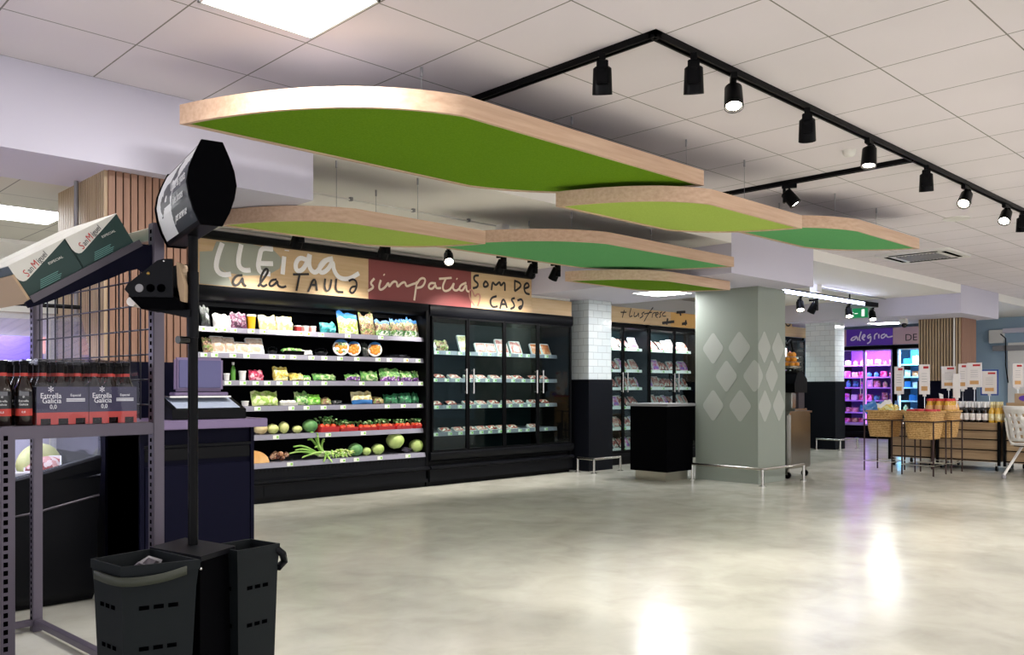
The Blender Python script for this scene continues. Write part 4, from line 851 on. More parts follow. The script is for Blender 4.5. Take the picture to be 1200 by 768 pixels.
def glass_doors(t, X, O, y, z0, z1, frame='black', hz=(1.12, 1.43), hinge=None, glass='door_glass', hm='steel'):
    for i in range(len(X)-1):
        a, b = X[i]+.004, X[i+1]-.004; fr = .022; mb = MB(frame)
        for bx in ((a, a+fr, z0, z1), (b-fr, b, z0, z1), (a+fr, b-fr, z0, z0+fr), (a+fr, b-fr, z1-fr, z1)): mb.box(bx[0], bx[1], y-.02, y+.01, bx[2], bx[3])
        d = part('door', mb, t, world=O); part('pane', MB(glass).box(a+fr-.002, b-fr+.002, y-.008, y-.002, z0+fr, z1-fr), d, world=O)
        hx = b-.055 if i % 2 == 0 else a+.055
        mb = MB(hm); mb.tube([(hx, y-.06, hz[0]), (hx, y-.06, hz[1])], .011, 0, 12)
        for z in (hz[0]+.02, hz[1]-.02): mb.tube([(hx, y-.06, z), (hx, y-.015, z)], .007, 0, 8)
        part('handle', mb, d, 'brushed steel bar handle', world=O)
glass_doors(t, [6.50, 7.08, 7.715, 8.34, 9.01], O, FY-.01, .415, 2.06)
for z, n in ((1.66, 13), (1.315, 14), (.975, 13), (.635, 13)):
    y = 8.33; s = part('shelf', MB('shelf_grey').prism([(y, z), (y-.01, z-.05), (y+.004, z-.052), (y+.014, z-.012), (8.86, z-.012), (8.86, z)], 'x', X0+.04, X1-.05), t, world=O)
    for i in range(n): pricetag(s, (.14+i*(2.35/n)+R.uniform(-.03, .03), y-FY-.008, z-.026))
area('glass_fridge_light', (7.75, FY+.1, 2.05), 2.4, .04, 6, (.93, .97, 1), (math.radians(30), 0, 0))
DL = ['white packet at the left end of the upper shelf behind the glass doors', 'brown packet second on the upper shelf behind the glass doors', 'tall pale tray standing by the first door frame', 'ham tray left one of the checked pair behind the second door', 'ham tray right one of the checked pair behind the second door', 'large pink meat tray left of the third glass door', 'pink meat tray standing in the third glass door', 'orange salmon tray left of the pair in the last glass door', 'orange salmon tray right of the pair in the last glass door']
DI = [('bag_white', 6.74, .2, .09), ('bag_mixed', 6.93, .22, .11), ('tray_pale', 7.33, .15, .24), ('tray_ham', 7.62, .17, .14), ('tray_ham', 7.80, .17, .14), ('tray_pink', 8.02, .2, .21), ('tray_pink', 8.28, .2, .19), ('tray_orange', 8.67, .18, .17), ('tray_orange', 8.88, .18, .17)]
for (k, x, wd, h), l in zip(DI, DL):
    sd += 1; mb, c = product(k, wd, h, sd); solo({'bag_white': 'food_packet', 'bag_mixed': 'food_packet', 'tray_pale': 'cheese_tray', 'tray_ham': 'ham_tray', 'tray_pink': 'meat_tray', 'tray_orange': 'salmon_tray'}[k], mb, l, c, (x, 8.40, 1.661), R.uniform(-.08, .08))
FLATM = [mesh_of('meat_tray', lean(traybox(.17, .1, .05, q, r_), 62)) for q, r_ in (('f_meat', 'white'), ('f_ham', 'white'), ('f_meat', 'black'), ('f_salmon', 'white'))]
def flat(me, loc, label, group, a=0, s=1, nm='meat_tray', cat='tray'):
    o = bpy.data.objects.new(nm, me); C.objects.link(o); o.location = loc; o.rotation_euler = (0, 0, a); o.scale = (s, s, s); return tag(o, label, cat, group)
for z, xs, l, g in ((1.315, [6.66, 6.9, 7.15, 7.42, 7.62, 7.86, 8.1, 8.3, 8.6, 8.8], 'flat meat tray on the second shelf behind the four glass doors', 'second shelf meat trays'),
                    (.975, [6.65, 6.85, 7.1, 7.4, 7.62, 7.85, 8.1, 8.32, 8.6, 8.82], 'flat meat tray on the third shelf behind the four glass doors', 'third shelf meat trays'),
                    (.635, [6.7, 7.0, 7.22, 7.42, 7.62, 7.82, 8.0, 8.2, 8.6], 'flat meat tray on the lowest shelf behind the four glass doors', 'lowest shelf meat trays')):
    for i, x in enumerate(xs): flat(FLATM[R.randrange(3)], (x, 8.37, z+.001), l, g, R.uniform(-.08, .08))
# ================================================================ FAR MEAT FRIDGES (plusfresc line)
def far_fridge(label, X0, X1, doors, nshelf):
    t = thing('glass_door_fridge', label, 'fridge', (X0, PY, 0)); O = (X0, PY, 0)
    mb = MB('fridge_inner_green', 'black'); mb.box(X0, X1, 8.9, 8.96, .1, 2.2); mb.box(X0, X1, PY+.03, 8.95, 2.12, 2.2, 1); mb.box(X0, X0+.03, PY, 8.95, 0, 2.2, 1); mb.box(X1-.03, X1, PY, 8.95, 0, 2.2, 1); mb.box(X0, X1, PY-.01, 8.95, 0, .2, 1); part('cabinet', mb, t, world=O)
    part('bumper', MB('near_black').box(X0, X1, PY-.03, PY, .12, .17), t, world=O)
    n = doors; glass_doors(t, [X0+(X1-X0)*i/n for i in range(n+1)], O, PY, .2, 2.15)
    for z in SHZ:
        s = part('shelf', MB('white').prism([(8.44, z), (8.435, z-.045), (8.45, z-.045), (8.46, z-.012), (8.9, z-.012), (8.9, z)], 'x', X0+.03, X1-.03), t, world=O)
        for i in range(4): pricetag(s, ((X1-X0)*(i+.5)/4, .1, z-.022), None, 1.2)
    area('far_fridge_light', ((X0+X1)/2, PY+.06, 2.1), X1-X0-.1, .04, 14*(X1-X0)/1.3, (.95, .97, 1), (math.radians(25), 0, 0))
SHZ = (1.82, 1.48, 1.20, .90, .57, .24)
FL = ['far meat fridge directly right of the near tiled pillar', 'far meat fridge whose doors show left of the grey pillar', 'far meat fridge hidden mostly behind the grey pillar', 'far fridge seen right of the grey pillar behind the steel machine']
FX = [9.83, 11.17, 12.55, 15.05, 16.4]
for i, (a, b) in enumerate(((9.83, 11.17), (11.18, 12.55), (12.56, 15.0), (15.05, 16.4))): far_fridge(FL[i], a, b, 2 if i != 2 else 4, 5)
PK = [mesh_of('meat_packet', lean(traybox(.14, .2, .05, q, r_), d_)) for q, r_, d_ in (('f_ham', 'white', 28), ('f_meat', 'white', 35), ('f_pinkpack', 'white', 30), ('f_meat', 'black', 40))]
names = ['top', 'second', 'third', 'fourth', 'fifth', 'lowest']
for si, z in enumerate(SHZ):
    x = 9.98
    while x < 16.3:
        if not (12.75 < x < 15.1):
            g = 'meat packets on the %s shelf of the far fridges' % names[si]
            flat(PK[R.randrange(4)], (x, 8.50, z+.002), 'pinkish meat packet on the %s shelf of the far fridges' % names[si], g, R.uniform(-.3, .3), R.uniform(.9, 1.05), 'meat_packet', 'packet')
        x += .15
# ================================================================ PURPLE AND BLUE LIT FRIDGES ON THE END WALL
def lit_fridge(label, y0, y1, led, ledcol, glass, stock, power, shelfm, inner):
    X = 20.0; t = thing('glass_door_fridge', label, 'fridge', (X, y0, 0)); O = (X, y0, 0)
    mb = MB(inner, 'black'); mb.box(X+.75, X+.8, y0, y1, .1, 2.17); mb.box(X, X+.8, y0, y1, 2.08, 2.17, 1); mb.box(X, X+.8, y0, y0+.03, 0, 2.17, 1); mb.box(X, X+.8, y1-.03, y1, 0, 2.17, 1); mb.box(X-.0, X+.8, y0, y1, 0, .3, 1); part('cabinet', mb, t, world=O)
    part('bumper', MB('near_black').box(X-.03, X, y0, y1, .1, .16), t, world=O)
    ym = (y0+y1)/2
    for a, b, k in ((y0+.03, ym, 0), (ym, y1-.03, 1)):
        mb = MB(shelfm); 
        for bx in ((a, a+.03, .3, 2.08), (b-.03, b, .3, 2.08), (a, b, .3, .34), (a, b, 2.05, 2.08)): mb.box(X-.02, X, *bx)
        d = part('door', mb, t, world=O); part('pane', MB(glass).box(X-.012, X-.006, a+.03, b-.03, .34, 2.05), d, world=O)
        hy = b-.07 if k == 0 else a+.07; part('handle', MB('steel').tube([(X-.05, hy, 1.0), (X-.05, hy, 1.4)], .012, 0, 8), d, world=O)
    for z in (1.731, 1.445, 1.2, .893, .607, .362):
        part('shelf', MB(shelfm).box(X+.15, X+.75, y0+.03, y1-.03, z-.03, z), t, world=O)
    part('led_strip', MB(led).box(X+.03, X+.06, y1-.075, y1-.035, .34, 2.05), t, 'glowing light strip', world=O)
    part('led_strip', MB(led).box(X+.03, X+.06, ym-.02, ym+.02, .34, 2.05), t, 'glowing light strip', world=O)
    a = area('lit_fridge_light', (X+.04, ym, 2.0), .05, y1-y0-.1, power, ledcol, (0, math.radians(-40), 0)); 
    for k, (zz, nm_) in enumerate(zip((1.731, 1.445, 1.2, .893, .607, .362), names)):
        y = y0+.12
        while y < y1-.1:
            hh = R.uniform(.1, .19); mb = MB(R.choice(stock)); q = R.random()
            if q < .35: mb.bbox(-.05, .06, -.07, .07, 0, hh*.8, .012)
            elif q < .7: mb = pillow(.15, hh, .07, R.choice(stock), None, 0, R.random()*90); mb.xf(rz(-PI/2))
            else: mb.lathe([(.05, 0), (.055, hh*.5), (.05, hh*.75), (.02, hh*.85), (.02, hh)], 0, 12)
            solo('dessert_packet' if glass != 'door_glass' else 'food_packet', mb, 'small packet on the %s shelf of the %s lit fridge' % (nm_, 'purple' if led == 'led_purple' else 'blue'), 'packet', (X+.24, y, zz+.001), 0, '%s shelf packets, %s lit fridge' % (nm_, 'purple' if led == 'led_purple' else 'blue'))
            y += R.uniform(.16, .2)
mat('shelf_violet', 'b9a4d4', .4); mat('shelf_pale', 'cfe4f0', .4)
lit_fridge('two door fridge glowing purple in the far background', 7.98, 9.33, 'led_purple', (.62, .25, 1), 'clear_film', ['f_pinkpack', 'f_ham', 'f_white', 'f_redcheese', 'f_pinkfruit', 'f_cream', 'f_teal'], 60, 'shelf_violet', 'violet_glow_inner')
lit_fridge('fridge with bright blue lighting beside the pale slatted pillar', 6.6, 7.92, 'led_blue', (.3, .7, 1), 'clear_film', ['f_white', 'f_blue', 'f_cream', 'f_salmon'], 45, 'shelf_pale', 'blue_glow_inner')
Wx = lambda x: (lambda a, b: (x, a, b))
for l, y0, y1, m, parts in (('pale pink sign board end left of the purple sign', 9.07, 9.45, 'sign_pink', []),
        ('purple sign board with white handwriting alegria', 7.98, 9.065, 'sign_purple', [('lettering', stroke_mb(ALEG, .017, 'ink_white', Wx(19.91)), 'white handwriting alegria')]),
        ('pinkish sign board with the black letters DE at the far right', 6.4, 7.975, 'sign_pink', [('lettering', None, 'black letters DE')])):
    t = thing('sign_board', l, 'sign', (19.95, y0, 2.18)); part('panel', MB(m).box(0, .03, 0, y1-y0, 0, .39), t)
    for nm_, mb, ll in parts:
        if mb is None: mb = text_mb('DE', .22, 'ink_black'); mb.xf(tr(-.004, 1.17, .14) @ Matrix.Rotation(-PI/2, 4, 'Z') @ Matrix.Rotation(PI/2, 4, 'X')); part(nm_, mb, t, ll)
        else: part(nm_, mb, t, ll, world=(19.95, y0, 2.18))
# ================================================================ FOREGROUND: BEER RACK
RA = math.radians(3.48); B0 = (1.339, 3.372, 0)
def loc_on(o, a, x, y, z=0): return (o[0]+x*math.cos(a)-y*math.sin(a), o[1]+x*math.sin(a)+y*math.cos(a), z)
t = thing('display_rack', 'grey slotted steel rack with a tilted top tray and a wire side', 'rack', B0, RA)
def post(x, y, h, label=None):
    w = .0225; mb = MB('rack_steel', 'hole'); mb.bbox(x-w, x+w, y-w, y+w, 0, h, .003)
    k = int((h-.04)/.029)
    for i in range(k):
        z = .03+i*.029
        mb.box(x-w-.0008, x-w, y-.008, y+.006, z, z+.015, 1); 
    return part('upright', mb, t, label)
post(0, 0, 1.84, 'tall slotted upright'); post(0, 1.286, 1.84); post(-.53, 1.286, 1.065)
w = .0225; mb = MB('rack_steel', 'hole'); mb.bbox(-.53-w, -.53+w, -w, w, 0, 1.065, .003)
for i in range(35): mb.box(-.545, -.531, -w-.0008, -w, .03+i*.029, .047+i*.029, 1)
part('upright', mb, t)
mb = MB('rack_steel'); mb.bbox(-.66, -.0225, -.022, .012, 1.018, 1.063, .003); mb.bbox(-.64, -.0, .0, 1.286, 1.05, 1.064, .002); mb.bbox(-.012, .012, .02, 1.27, 1.02, 1.05, .002); mb.bbox(-.53, 0, 1.27, 1.30, 1.018, 1.063, .003); part('shelf', mb, t)
for a in ((-.018, .018, .02, 1.27, .03, .06), (-.53, 0, 1.27, 1.30, .03, .06), (-.548, -.512, .02, 1.27, .03, .06)): part('base_rail', MB('rack_steel').bbox(*a, .003), t)
part('top_rail', MB('steel_satin').bbox(-.02, .02, .02, 1.27, 1.775, 1.825, .003), t, 'light grey top rail')
mb = MB('wire_dark')
for i in range(13): mb.tube([(0, .04+i*.1, 1.07), (0, .04+i*.1, 1.72)], .0035, 0, 6)
for i in range(6): mb.tube([(0, .02, 1.13+i*.1), (0, 1.27, 1.13+i*.1)], .0035, 0, 6)
part('wire_mesh', mb, t)
U, N0, P0 = Vector((.8416, 0, .5407)), Vector((-.5407, 0, .8416)), Vector((-.456, 0, 1.512))
def TR(y0=0): m_ = Matrix((( U.x, 0, N0.x, P0.x), (0, 1, 0, y0), (U.z, 0, N0.z, P0.z), (0, 0, 0, 1))); return m_
BR = [(-.0, 1.752), (-.0, 1.656), (-.045, 1.636), (-.075, 1.655), (-.12, 1.640), (-.177, 1.610), (-.406, 1.500), (-.462, 1.478), (-.474, 1.495), (-.462, 1.506), (-.07, 1.752)]
for y in (-.012, 1.25): part('bracket', MB('navy').prism(BR, 'y', y, y+.012), t, 'dark tapered tray bracket')
mb = MB('dark_steel'); mb.box(0, .46, -.01, 1.28, -.008, 0); mb.box(0, .46, -.014, -.006, -.018, .008); mb.xf(TR()); part('tray', mb, t)
mb = MB('cardboard_kraft', 'grey_plastic', 'hole'); mb.box(-.010, -.001, -.01, 1.28, -.012, .095); mb.box(-.012, -.010, .28, .62, .02, .075, 1); mb.xf(TR()); part('front_lip', mb, t, 'light wood front lip with a grey price strip')
# beer boxes in the tray
def beer_box(label, s0, y0, group=None):
    b = thing('beer_box', label, 'box', loc_on(B0, RA, 0, 0, 0), RA, group); L, H, D = .2195, .126, .27
    def X(mb): return mb.xf(TR(y0) @ tr(s0+.001, 0, .001))
    mb = MB('cardboard_green', 'cardboard_white'); mb.bbox(0, L, 0, D, 0, H, .003); mb.box(0, L, 0, D, H-.001, H+.0012, 1); part('carton', X(mb), b)
    mb = MB('cardboard_white'); mb.prism([(0, H), (.0, H*.66), (.005, H*.54), (.014, H*.47), (.024, H*.455), (.036, H*.48), (L, H)], 'y', -.0012, 0); part('white_band', X(mb), b, 'white diagonal band')
    mb = MB('logo_red', 'logo_dark'); x = 0
    for ch, col, sz in (('S', 'logo_red', .038), ('an', 'logo_dark', .030), ('M', 'logo_red', .037), ('iguel', 'logo_dark', .030)):
        q = text_mb(ch, sz, col, .0003, 'LEFT', .8, .15); wd = max(v[0] for v in q.v); merge(mb, q, tr(x, 0, 0)); x += wd+.0015
    mb.xf(tr(.030, -.0018, .0745) @ Matrix.Rotation(math.radians(-19), 4, 'Y') @ Matrix.Rotation(PI/2, 4, 'X')); part('brand_lettering', X(mb), b, 'SanMiguel lettering in red and black')
    mb = text_mb('ESPECIAL', .012, 'cardboard_white', .0003, 'LEFT', 1.2); mb.xf(tr(.120, -.0018, .074) @ Matrix.Rotation(PI/2, 4, 'X'))
    mb.m('print_green')
    for i in range(5): mb.box(.05+.004*i, .13+.006*(i % 3), -.0014, -.0005, .012+i*.006, .0145+i*.006, 'print_green')
    part('print', X(mb), b, 'small printed text'); return b
BL = ['green and white beer box at the lower end of the tilted tray', 'green and white beer box at the upper end of the tilted tray']
for i, s0 in enumerate((0, .221)):
    beer_box(BL[i], s0, .0)
for j in (1,):
    for i, s0 in enumerate((0, .221)): beer_box('%s beer box in the %s row of the tilted tray' % (('lower', 'upper')[i], 'rear'), s0, .285*j)
# beer bottles
def bottle_mb(h=.23, r=.0295, cap='black', glass='bottle_brown', neck='carton_red'):
    mb = MB(glass, cap, neck); z = lambda f: f*h
    mb.lathe([(r*.9, 0), (r, .004), (r, z(.52)), (r*.96, z(.58)), (r*.72, z(.66)), (r*.5, z(.73)), (r*.46, z(.76)), (r*.45, z(.79)), (r*.44, z(.81)), (r*.42, z(.93)), (r*.52, z(.94)), (r*.52, z(.99)), (.001, h)], 0, 18,
             mis=[glass]*6+[neck, neck]+[cap]*4)
    return mb
BM = mesh_of('bottle', bottle_mb())
LBL = MB('label_black', 'carton_red', 'white'); 
for k in range(11):
    a0, a1 = [-PI/2+(-1.1+2.2*(k+q)/11) for q in (0, 1)]
    for z0, z1, m_ in ((.035, .06, 1), (.06, .105, 0)):
        r = .0300; LBL.add([(r*math.cos(a0), r*math.sin(a0), z0), (r*math.cos(a1), r*math.sin(a1), z0), (r*math.cos(a1), r*math.sin(a1), z1), (r*math.cos(a0), r*math.sin(a0), z1)], [(0, 1, 2, 3)], m_, True)
for tx, sz, zz in (('Estrella', .0105, .087), ('Galicia', .0105, .075), ('0,0', .01, .048), ('*', .018, .098)):
    q = text_mb(tx, sz, 'white', .0002); q.xf(tr(0, -.0306, zz) @ Matrix.Rotation(PI/2, 4, 'X')); merge(LBL, q, Matrix.Identity(4))
LM = mesh_of('label', LBL)
def pack(label, y0, front=True):
    p = thing('beer_pack', label, 'beer pack', loc_on(B0, RA, -.4255, y0, 1.0645), RA)
    for i in range(6):
        for j in range(4):
            o = bpy.data.objects.new('bottle', BM); C.objects.link(o); o.parent = p; o.location = (.03+i*.0598, .031+j*.0598, .001)
    for c in range(2):
        for j in range(2):
            x0 = c*.1795; yy = j*.1196; cm = MB('carton_navy', 'carton_red', 'hole'); W_ = .178
            for ya in (yy, yy+.1185):
                cm.box(x0, x0+W_, ya, ya+.001, .044, .137, 0)
                for k in range(3):      # red strip with round cut-outs showing bottle feet
                    xc = x0+.03+k*.0598; cm.box(x0+k*.0593, xc-.017, ya, ya+.001, 0, .044, 1); cm.box(xc+.017, x0+(k+1)*.0593, ya, ya+.001, 0, .044, 1); cm.box(xc-.017, xc+.017, ya, ya+.001, .022, .044, 1)
            for xa in (x0, x0+W_-.001): cm.box(xa, xa+.001, yy, yy+.119, .044, .137, 0); cm.box(xa, xa+.001, yy, yy+.119, 0, .044, 1)
            cp = part('carton', cm, p)
            if front and j == 0:
                mb = MB('white', 'carton_red')
                for tx, sz, zx, zz in (('Estrella', .027, .047, .104), ('Galicia', .027, .050, .086), ('0,0', .022, .055, .064), ('Especial', .013, .132, .106), ('*', .05, .047, .118)):
                    q = text_mb(tx, sz, 'white', .0003, 'CENTER', .9); q.xf(tr(x0+zx, -.0012, zz) @ Matrix.Rotation(PI/2, 4, 'X')); merge(mb, q, Matrix.Identity(4))
                for i in range(3): mb.box(x0+.1, x0+.165, -.0012, 0, .083+i*.0045, .0855+i*.0045, 0)
                part('lettering', mb, cp, 'white Estrella Galicia 0,0 lettering')
    bm = bmesh.new(); bmesh.ops.create_cube(bm, size=1); bmesh.ops.subdivide_edges(bm, edges=bm.edges[:], cuts=9, use_grid_fill=True)
    for v in bm.verts:
        n_ = noise.noise(v.co*9+Vector((y0, 0, 0))); zz = (v.co.z+.5); pinch = 1-.05*max(0, zz-.6)*2.5
        v.co = Vector((.1795+v.co.x*.372*pinch+n_*.004, .12+v.co.y*.252*pinch+n_*.004, .001+zz*.236+(.008*n_ if zz > .9 else 0)))
    part('plastic_film', MB('clear_film').bm(bm, 0, True), p, 'crinkled clear shrink film'); return p
pack('shrink wrapped pack of dark beer in purple cartons at the rack front', .02); pack('second beer pack directly behind the front one on the rack', .28, False); pack('third beer pack at the back of the rack shelf', .54, False)
for i, (x, y) in enumerate(((-.462, .035), (-.53, .035), (-.462, .10), (-.53, .10), (-.6, .035), (-.6, .10), (-.465, .17), (-.53, .17))):
    b = thing('beer_bottle', ['loose beer bottle with black and red label beside the wrapped pack', 'loose beer bottle at the left picture edge on the rack', 'beer bottle in the second row behind the labelled one', 'beer bottle in the second row at the left picture edge', 'beer bottle beyond the left picture edge, front row', 'beer bottle beyond the left picture edge, second row', 'beer bottle in the third row nearest the pack', 'beer bottle in the third row at the left'][i], 'bottle', loc_on(B0, RA, x, y, 1.0645), RA-.35, 'loose beer bottles')
    o = bpy.data.objects.new('glass', BM); C.objects.link(o); o.parent = b; o = bpy.data.objects.new('label', LM); C.objects.link(o); o.parent = b
# ================================================================ BASKET STAND WITH BAG DISPENSER SIGN
cY, sY = math.cos(YAW), math.sin(YAW)
def cc(lat, dep, z=0): return (sY*lat+cY*dep, -cY*lat+sY*dep, z)      # across / ahead of the stand's own heading
PC = cc(-1.163, 3.12)
t = thing('basket_stand', 'black basket station with a tall pole between two shopping baskets', 'basket stand', PC); ZP = .62
q = [cc(-1.055, 2.90), cc(-.999, 3.094), cc(-1.247, 3.268), cc(-1.303, 3.074)]
part('top_plate', MB('near_black').prism([(p[0], p[1]) for p in q], 'z', ZP-.012, ZP+.006), t, world=PC, bev=.003)
cx_, cy_ = sum(p[0] for p in q)/4, sum(p[1] for p in q)/4
part('column', MB('black_matte').prism([(cx_+(p[0]-cx_)*.93, cy_+(p[1]-cy_)*.93) for p in q], 'z', .02, ZP-.012), t, world=PC)
part('pole', MB('black').tube([(PC[0], PC[1], ZP), (PC[0], PC[1], 1.0), (PC[0], PC[1], 1.80)], .0175, 0, 16), t, world=PC)
part('collar', MB('near_black').tube([(PC[0], PC[1], 1.38), (PC[0], PC[1], 1.62)], .0205, 0, 16), t, world=PC)
for z in (1.37, ): part('knob', MB('black_gloss').tube([cc(-1.175, 3.10, z), cc(-1.195, 3.06, z)], .014, 0, 12), t, world=PC)
for p in ((q[0], .0), (q[1], .0)): part('screw', MB('chrome').sphere((p[0][0], p[0][1], ZP-.035), .006), t, world=PC)
def basket(label, quad, facing):
    O = (sum(p[0] for p in quad)/4, sum(p[1] for p in quad)/4, 0); b = thing('shopping_basket', label, 'basket', O)
    Q = [Vector((p[0]-O[0], p[1]-O[1])) for p in quad]; mb = MB('basket_grey'); n = 4; z0, z1 = .06, ZP
    def ring(k, z, off=0): return [(p.x*k, p.y*k, z) for p in Q]
    rings = [ring(.80, z0), ring(.93, z1-.09), ring(.97, z1-.03), ring(1.0, z1-.03), ring(1.0, z1), ring(.93, z1), ring(.90, z1-.03), ring(.87, z1-.09), ring(.78, z0+.02)]
    vs = [v for r in rings for v in r]; fs = [(i*4+k, i*4+(k+1) % 4, (i+1)*4+(k+1) % 4, (i+1)*4+k) for i in range(len(rings)-1) for k in range(4)]
    fs += [(3, 2, 1, 0), tuple(len(vs)-4+k for k in range(4))]; mb.add(vs, fs); mb.m('hole')
    for k in facing:
        a, c = Q[k], Q[(k+1) % 4]; d = (c-a).normalized(); nn = Vector((d.y, -d.x)); L = (c-a).length
        if nn.dot((a+c)/2) < 0: nn = -nn
        for z in (.47, .335, .20):
            f = .80+.13*(z-z0)/(z1-.09-z0)
            for j in range(3 if L > .17 else 2):
                m_ = 3 if L > .17 else 2; u0 = .22+j*.6/m_; u1 = u0+.42/m_; p0 = (a+(c-a)*u0)*f+nn*.0015; p1 = (a+(c-a)*u1)*f+nn*.0015
                mb.add([(p0.x, p0.y, z), (p1.x, p1.y, z), (p1.x, p1.y, z+.014), (p0.x, p0.y, z+.014)], [(0, 1, 2, 3)], 'hole')
    part('body', mb, b)
    return b, Q, O
qa = [cc(-1.261, 2.756), cc(-1.048, 2.879), cc(-1.298, 3.077), cc(-1.425, 2.893)]
b, Q, O = basket('black shopping basket left of the pole with a dark strap handle', qa, (0, 3))
nl, nr, fl = Q[0], Q[1], Q[3]
d = (nr-nl); o_ = Vector((d.y, -d.x)).normalized(); o_ = o_ if o_.dot((nl+nr)/2) > 0 else -o_
H = [nl+(fl-nl)*.75-d*.05, nl+(fl-nl)*.2-d*.06+o_*.02, nl+o_*.025+d*.08, nl+d*.5+o_*.03, nl+d*.82+o_*.01]
mb = MB('handle_strap' if 'handle_strap' in M else 'dark_steel'); pts = chaikin([(p.x, p.y, z) for p, z in zip(H, (.575, .575, .57, .575, .59))], 2)
mb.add([(*p[:2], p[2]-.014) for p in pts]+[(*p[:2], p[2]+.014) for p in pts], [(i, i+1, len(pts)+i+1, len(pts)+i) for i in range(len(pts)-1)], 0, True)
o = part('handle', mb, b, 'flat strap handle'); s_ = o.modifiers.new('solid', 'SOLIDIFY'); s_.thickness = .008
part('tag', MB('f_bright').prism([(0, 0), (.03, .006), (.012, .026)], 'y', -.002, .002).xf(tr(nl.x+(fl-nl).x*.55, nl.y+(fl-nl).y*.55-.03, .555)), b, 'lime green tag')
mb = MB('dark_steel', 'grey_plastic'); rr = random.Random(4)
for i in range(7):
    p = Vector((rr.uniform(-.08, .05), rr.uniform(-.08, .06))); mb.sphere((p.x, p.y, ZP-.06+rr.random()*.03), .03, i % 2, 1, (1.4, .5, .8), .6, i)
mb.tube([(-.06, .0, ZP-.06), (0, .02, ZP-.02), (.05, .0, ZP-.05)], .006, 0); part('folded_handle', mb, b, 'folded grey pull handle')
qb = [cc(-.973, 3.03), cc(-.862, 3.18), cc(-1.0, 3.277), cc(-1.11, 3.14)]
b, Q, O = basket('black shopping basket right of the pole', qb, (0, 1, 3))
mb = MB('near_black', 'dark_steel'); p = Q[1]; mb.tube([(p.x*.9, p.y*.9, ZP-.02), (p.x*1.08, p.y*1.08, ZP-.04), (p.x*1.1+.02, p.y*1.1+.03, ZP-.075), (p.x*.95, p.y*.95, ZP-.09)], .014, 0, 8); part('handle', mb, b)
mb = MB('dark_steel', 'grey_plastic')
for i in range(4): mb.sphere((rr.uniform(-.04, .05), rr.uniform(-.04, .04), ZP-.045), .02, i % 2, 1, (1.3, .6, .8), .5, i)
part('folded_handle', mb, b)
# sign head: barrel shaped box on the pole
SW, SN = Vector(cc(-.54, .84)).normalized(), Vector(cc(.84, .54)).normalized()
SC = Vector(PC)+Vector((0, 0, 1.888))
prof = [(.033, .138), (.055, .088), (.070, .045), (.077, 0), (.070, -.045), (.055, -.092), (.033, -.138)]
def hw(z): 
    for (a, za), (b_, zb) in zip(prof, prof[1:]):
        if za >= z >= zb: return a+(b_-a)*(za-z)/(za-zb)
    return .033
MS = Matrix(((SN.x, SW.x, 0, 0), (SN.y, SW.y, 0, 0), (0, 0, 1, 0), (0, 0, 0, 1)))
t = thing('dispenser_sign', 'black barrel shaped sign head on top of the basket stand pole', 'sign', tuple(SC))
poly = [(n_, z) for n_, z in prof]+[(-n_, z) for n_, z in reversed(prof)]
part('case', MB('black').prism(poly, 'y', -.275, .275).xf(MS), t, bev=.004)
part('end_cap', MB('black_matte').prism([(a*1.06, b_*1.03) for a, b_ in poly], 'y', -.285, -.272).xf(MS), t); part('end_cap', MB('black_matte').prism([(a*1.06, b_*1.03) for a, b_ in poly], 'y', .272, .285).xf(MS), t)
mb = MB('white', 'panel_slate', 'glove_grey') if 'panel_slate' in M else None
mat('panel_slate', '2a313c', .4); mat('glove_grey', '4a4a50', .5)
mb = MB('white', 'panel_slate', 'glove_grey', 'black'); NU, NV = 84, 44
def gcol(u, v):                            # u 0 far/left .. 1 near/right, v 0 bottom .. 1 top
    if ((u-1.1)/.68)**2+((v-.05)/.80)**2 < 1: return 1
    g = noise.noise(Vector((u*9, v*7, 0)))*.12
    if abs((u-.50)+(v-.75)*-.35)+g < .085 and .42 < v < .98: return 2
    if abs((u-.24)+(v-.5)*-.4)+g < .07 and .3 < v < .74: return 2
    return 0
for i in range(NU):
    for j in range(NV):
        u0, u1, v0, v1 = i/NU, (i+1)/NU, j/NV, (j+1)/NV; P = lambda u, v: (-(hw(-.125+v*.25)+.0015), .255-u*.51, -.125+v*.25)
        mb.add([P(u0, v0), P(u1, v0), P(u1, v1), P(u0, v1)], [(0, 1, 2, 3)], gcol((u0+u1)/2, (v0+v1)/2), True)
part('poster', mb.xf(MS), t, 'printed panel with gloves and white text')
mb = MB('white')
for tx, z, y, sz in (('Utilitzi els guants', .030, -.115, .046), ('i les bosses', -.025, -.12, .046), ('per servir-se', -.080, -.105, .046)):
    q_ = text_mb(tx, sz, 'white', .0004, 'CENTER', .75); q_.xf(tr(-(hw(z)+.0045), y, z) @ Matrix.Rotation(-PI/2, 4, 'Z') @ Matrix.Rotation(PI/2, 4, 'X')); merge(mb, q_, Matrix.Identity(4))
part('lettering', mb.xf(MS), t, 'white text Utilitzi els guants i les bosses per servir-se')
